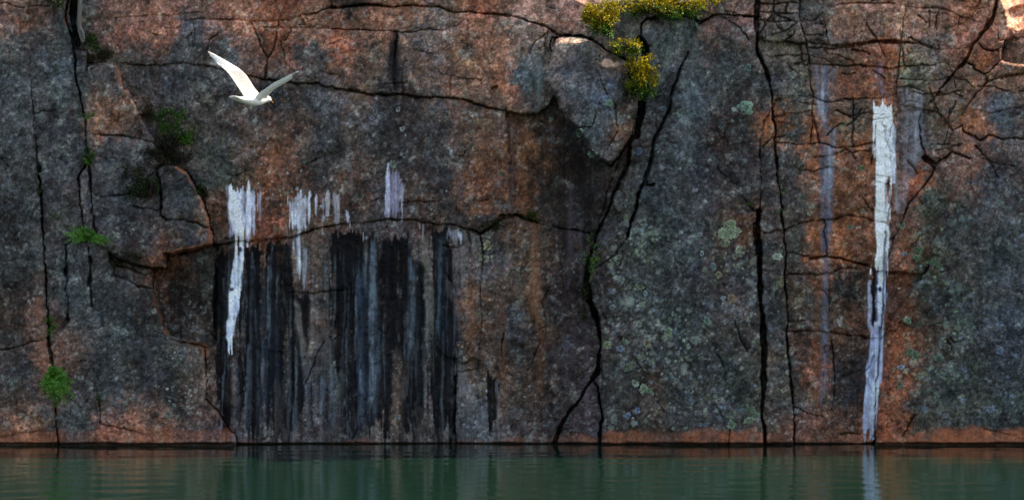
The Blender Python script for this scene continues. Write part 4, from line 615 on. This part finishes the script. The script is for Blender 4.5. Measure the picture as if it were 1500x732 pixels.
# ---------------------------------------------------------------- the gull
GS = 135.0; GD = CAM_D * PXM / GS                 # pixels per metre at the gull, so its distance from the camera
def G(zx, zy, dy=0.0):
    "zx, zy: spots on the bird in photo pixels; dy metres farther away than its breast"
    d = GD + dy; k = d / (CAM_D * PXM)
    return Vector((((zx) - 750) * k, -CAM_D + d, CAM_H + (366 - zy) * k))
def zp(x, y): return 290 + x / 6.656, 60 + y / 6.656
def yaw(px): return (px - 374.0) / GS * .84        # heading right and away from the viewer
def ring(c, d, ru, rv_, n=14):
    side = d.cross(Vector((0, 0, 1))).normalized(); up = side.cross(d).normalized()
    return [c + side * math.cos(2 * math.pi * i / n) * ru + up * math.sin(2 * math.pi * i / n) * rv_ for i in range(n)]
def gull():
    co, fc = [], []
    # body: rings from the tail tip to the bill base
    sec = [(328,541,.060,.006),(350,551,.075,.014),(390,566,.062,.024),(430,574,.052,.034),(475,579,.056,.044),(520,584,.066,.054),(560,586,.068,.056),(600,582,.062,.052),(635,575,.050,.043),(660,569,.042,.036),(680,567,.040,.035),(697,571,.031,.027),(709,577,.014,.013)]
    n = 14; prev = None; cs = []
    for x, y, ru, rw in sec:
        a, b = zp(x, y); cs.append((G(a, b, yaw(a)), ru, rw))
    for k, (c, ru, rw) in enumerate(cs):
        d = (cs[min(k + 1, len(cs) - 1)][0] - cs[max(k - 1, 0)][0]).normalized(); o = len(co); co += ring(c, d, ru, rw, n)
        if k:
            for i in range(n): fc.append((o - n + i, o - n + (i + 1) % n, o + (i + 1) % n, o + i))
    fc.append(tuple(range(n - 1, -1, -1))); fc.append(tuple(range(len(co) - n, len(co))))
    # wings: leading and trailing edges paired along the span, with camber and thickness
    def wing(lead, trail, y0, y1, rise):
        m = 15
        def res(p):
            p = np.array(p, float); s = np.r_[0, np.cumsum(np.hypot(*np.diff(p, axis=0).T))]; t = np.linspace(0, s[-1], m); return np.stack([np.interp(t, s, p[:, 0]), np.interp(t, s, p[:, 1])], 1)
        A, B = res(lead), res(trail); base = len(co); q = 7
        for k in range(m):
            t = k / (m - 1); a = zp(*A[k]); b = zp(*B[k]); sp = y0 + (y1 - y0) * t
            pa = G(a[0], a[1], yaw(374) + sp + (a[0] - (a[0] + b[0]) / 2) / GS * .5); pb = G(b[0], b[1], yaw(374) + sp + (b[0] - (a[0] + b[0]) / 2) / GS * .5)
            ch = pb - pa; span = Vector((A[min(k + 1, m - 1)][0] - A[max(k - 1, 0)][0], 0, -(A[min(k + 1, m - 1)][1] - A[max(k - 1, 0)][1]))).normalized(); nr = ch.cross(span)
            nr = nr.normalized() if nr.length > 1e-6 else Vector((0, -1, 0))
            th = .011 * (1 - t) + .0055
            for i in range(q):
                f = i / (q - 1); pr = th * (math.sin(math.pi * min(1, f * 1.1 + .08)) * .8 + .25); cam_ = .10 * ch.length * math.sin(math.pi * f) * (1 - .5 * t) * rise
                co.append(pa + ch * f + nr * (cam_ + pr))
            for i in range(q):
                f = (q - 1 - i) / (q - 1); pr = th * (math.sin(math.pi * min(1, f * 1.1 + .08)) * .8 + .25); cam_ = .10 * ch.length * math.sin(math.pi * f) * (1 - .5 * t) * rise
                co.append(pa + ch * f + nr * (cam_ - pr))
            if k:
                o = base + k * 2 * q
                for i in range(2 * q): fc.append((o - 2 * q + i, o - 2 * q + (i + 1) % (2 * q), o + (i + 1) % (2 * q), o + i))
        fc.append(tuple(range(base + 2 * q - 1, base - 1, -1))); fc.append(tuple(range(len(co) - 2 * q, len(co))))
    wing([(612,545),(590,505),(570,485),(550,460),(520,410),(480,345),(450,310),(400,270),(330,225),(260,185),(180,140),(120,108),(92,97)], [(462,580),(450,546),(430,516),(398,468),(360,410),(320,355),(280,300),(228,256),(172,220),(156,188),(132,168),(114,148),(94,112)], .02, .17, 1)
    wing([(676,562),(674,540),(696,521),(722,492),(746,468),(804,438),(854,412),(894,387),(934,352),(960,316),(990,298)], [(545,575),(560,545),(590,505),(640,480),(690,440),(740,405),(800,378),(860,345),(905,318),(940,303),(984,291)], -.03, -.31, -1)
    me = bpy.data.meshes.new('gull_form'); me.from_pydata([tuple(c) for c in co], [], fc); me.update()
    o = bpy.data.objects.new('gull_form', me); COL.objects.link(o)
    md = o.modifiers.new('r', 'REMESH'); md.mode = 'VOXEL'; md.voxel_size = .0065; md.use_smooth_shade = True
    sm_ = o.modifiers.new('s', 'SMOOTH'); sm_.factor = .4; sm_.iterations = 2
    dg = bpy.context.evaluated_depsgraph_get(); out = bpy.data.meshes.new_from_object(o.evaluated_get(dg)); bpy.data.objects.remove(o)
    nv = len(out.vertices); v = np.zeros(nv * 3, np.float32); out.vertices.foreach_get('co', v); v = v.reshape(-1, 3)
    dist = v[:, 1] + CAM_D; px = 750 + v[:, 0] * CAM_D * PXM / dist; py = 366 - (v[:, 2] - CAM_H) * CAM_D * PXM / dist
    col = np.tile(np.array((.72, .71, .69, 1), np.float32), (nv, 1))
    lw = (py < 138) & (px < 372); back = lw & (py > 104); col[back, :3] = (.60, .55, .50)
    tipm = np.clip((314 - px) / 8, 0, 1)[:, None]; col[:, :3] = col[:, :3] * (1 - .6 * tipm) + np.array((.62, .42, .34)) * .6 * tipm
    tipr = (px > 428) & (px < 434); col[tipr, :3] = (.30, .27, .24)
    bars = (lw & (np.sin((px * .9 + py * .5) * 1.7) > .6)); col[bars, :3] *= .93
    at = out.color_attributes.new('tint', 'FLOAT_COLOR', 'POINT'); at.data.foreach_set('color', col.ravel())
    out.name = 'gull_body'; return out
base = G(*zp(555, 600)); gl = empty('gull', base); tag(gl, 'white gull in flight with raised wings and orange bill', 'bird')
body = link('body', gull(), M_GULL, gl); body.location = -base
a, b = zp(703, 575); c, d_ = zp(722, 588); e, f = zp(733, 606); bl = Bag(); co_, f_ = tube([G(a, b, yaw(a)), G((a + c) / 2, (b + d_) / 2, yaw(a) + .01), G(c, d_, yaw(c)), G(e, f, yaw(e) - .005)], .013, .004, 8); bl.add(co_, f_, (.75, .26, .06)); bl.build('bill', M_BILL, gl)
a, b = zp(692, 563)
for sgn in (-1, 1):
    ey = Bag(); c0 = G(a, b, yaw(a)) + Vector((-.64, .77, 0)) * .034 * sgn * .9 * 1.0; co_, f_ = [], []
    for k in range(5):
        th = math.pi * k / 4
        for i in range(8): co_.append(c0 + Vector((math.sin(th) * math.cos(i * math.pi / 4), math.sin(th) * math.sin(i * math.pi / 4), math.cos(th))) * .006)
    f_ = [(k * 8 + i, k * 8 + (i + 1) % 8, (k + 1) * 8 + (i + 1) % 8, (k + 1) * 8 + i) for k in range(4) for i in range(8)]
    ey.add(co_, f_, (.02, .018, .015)); ey.build('eye', M_BILL, gl)
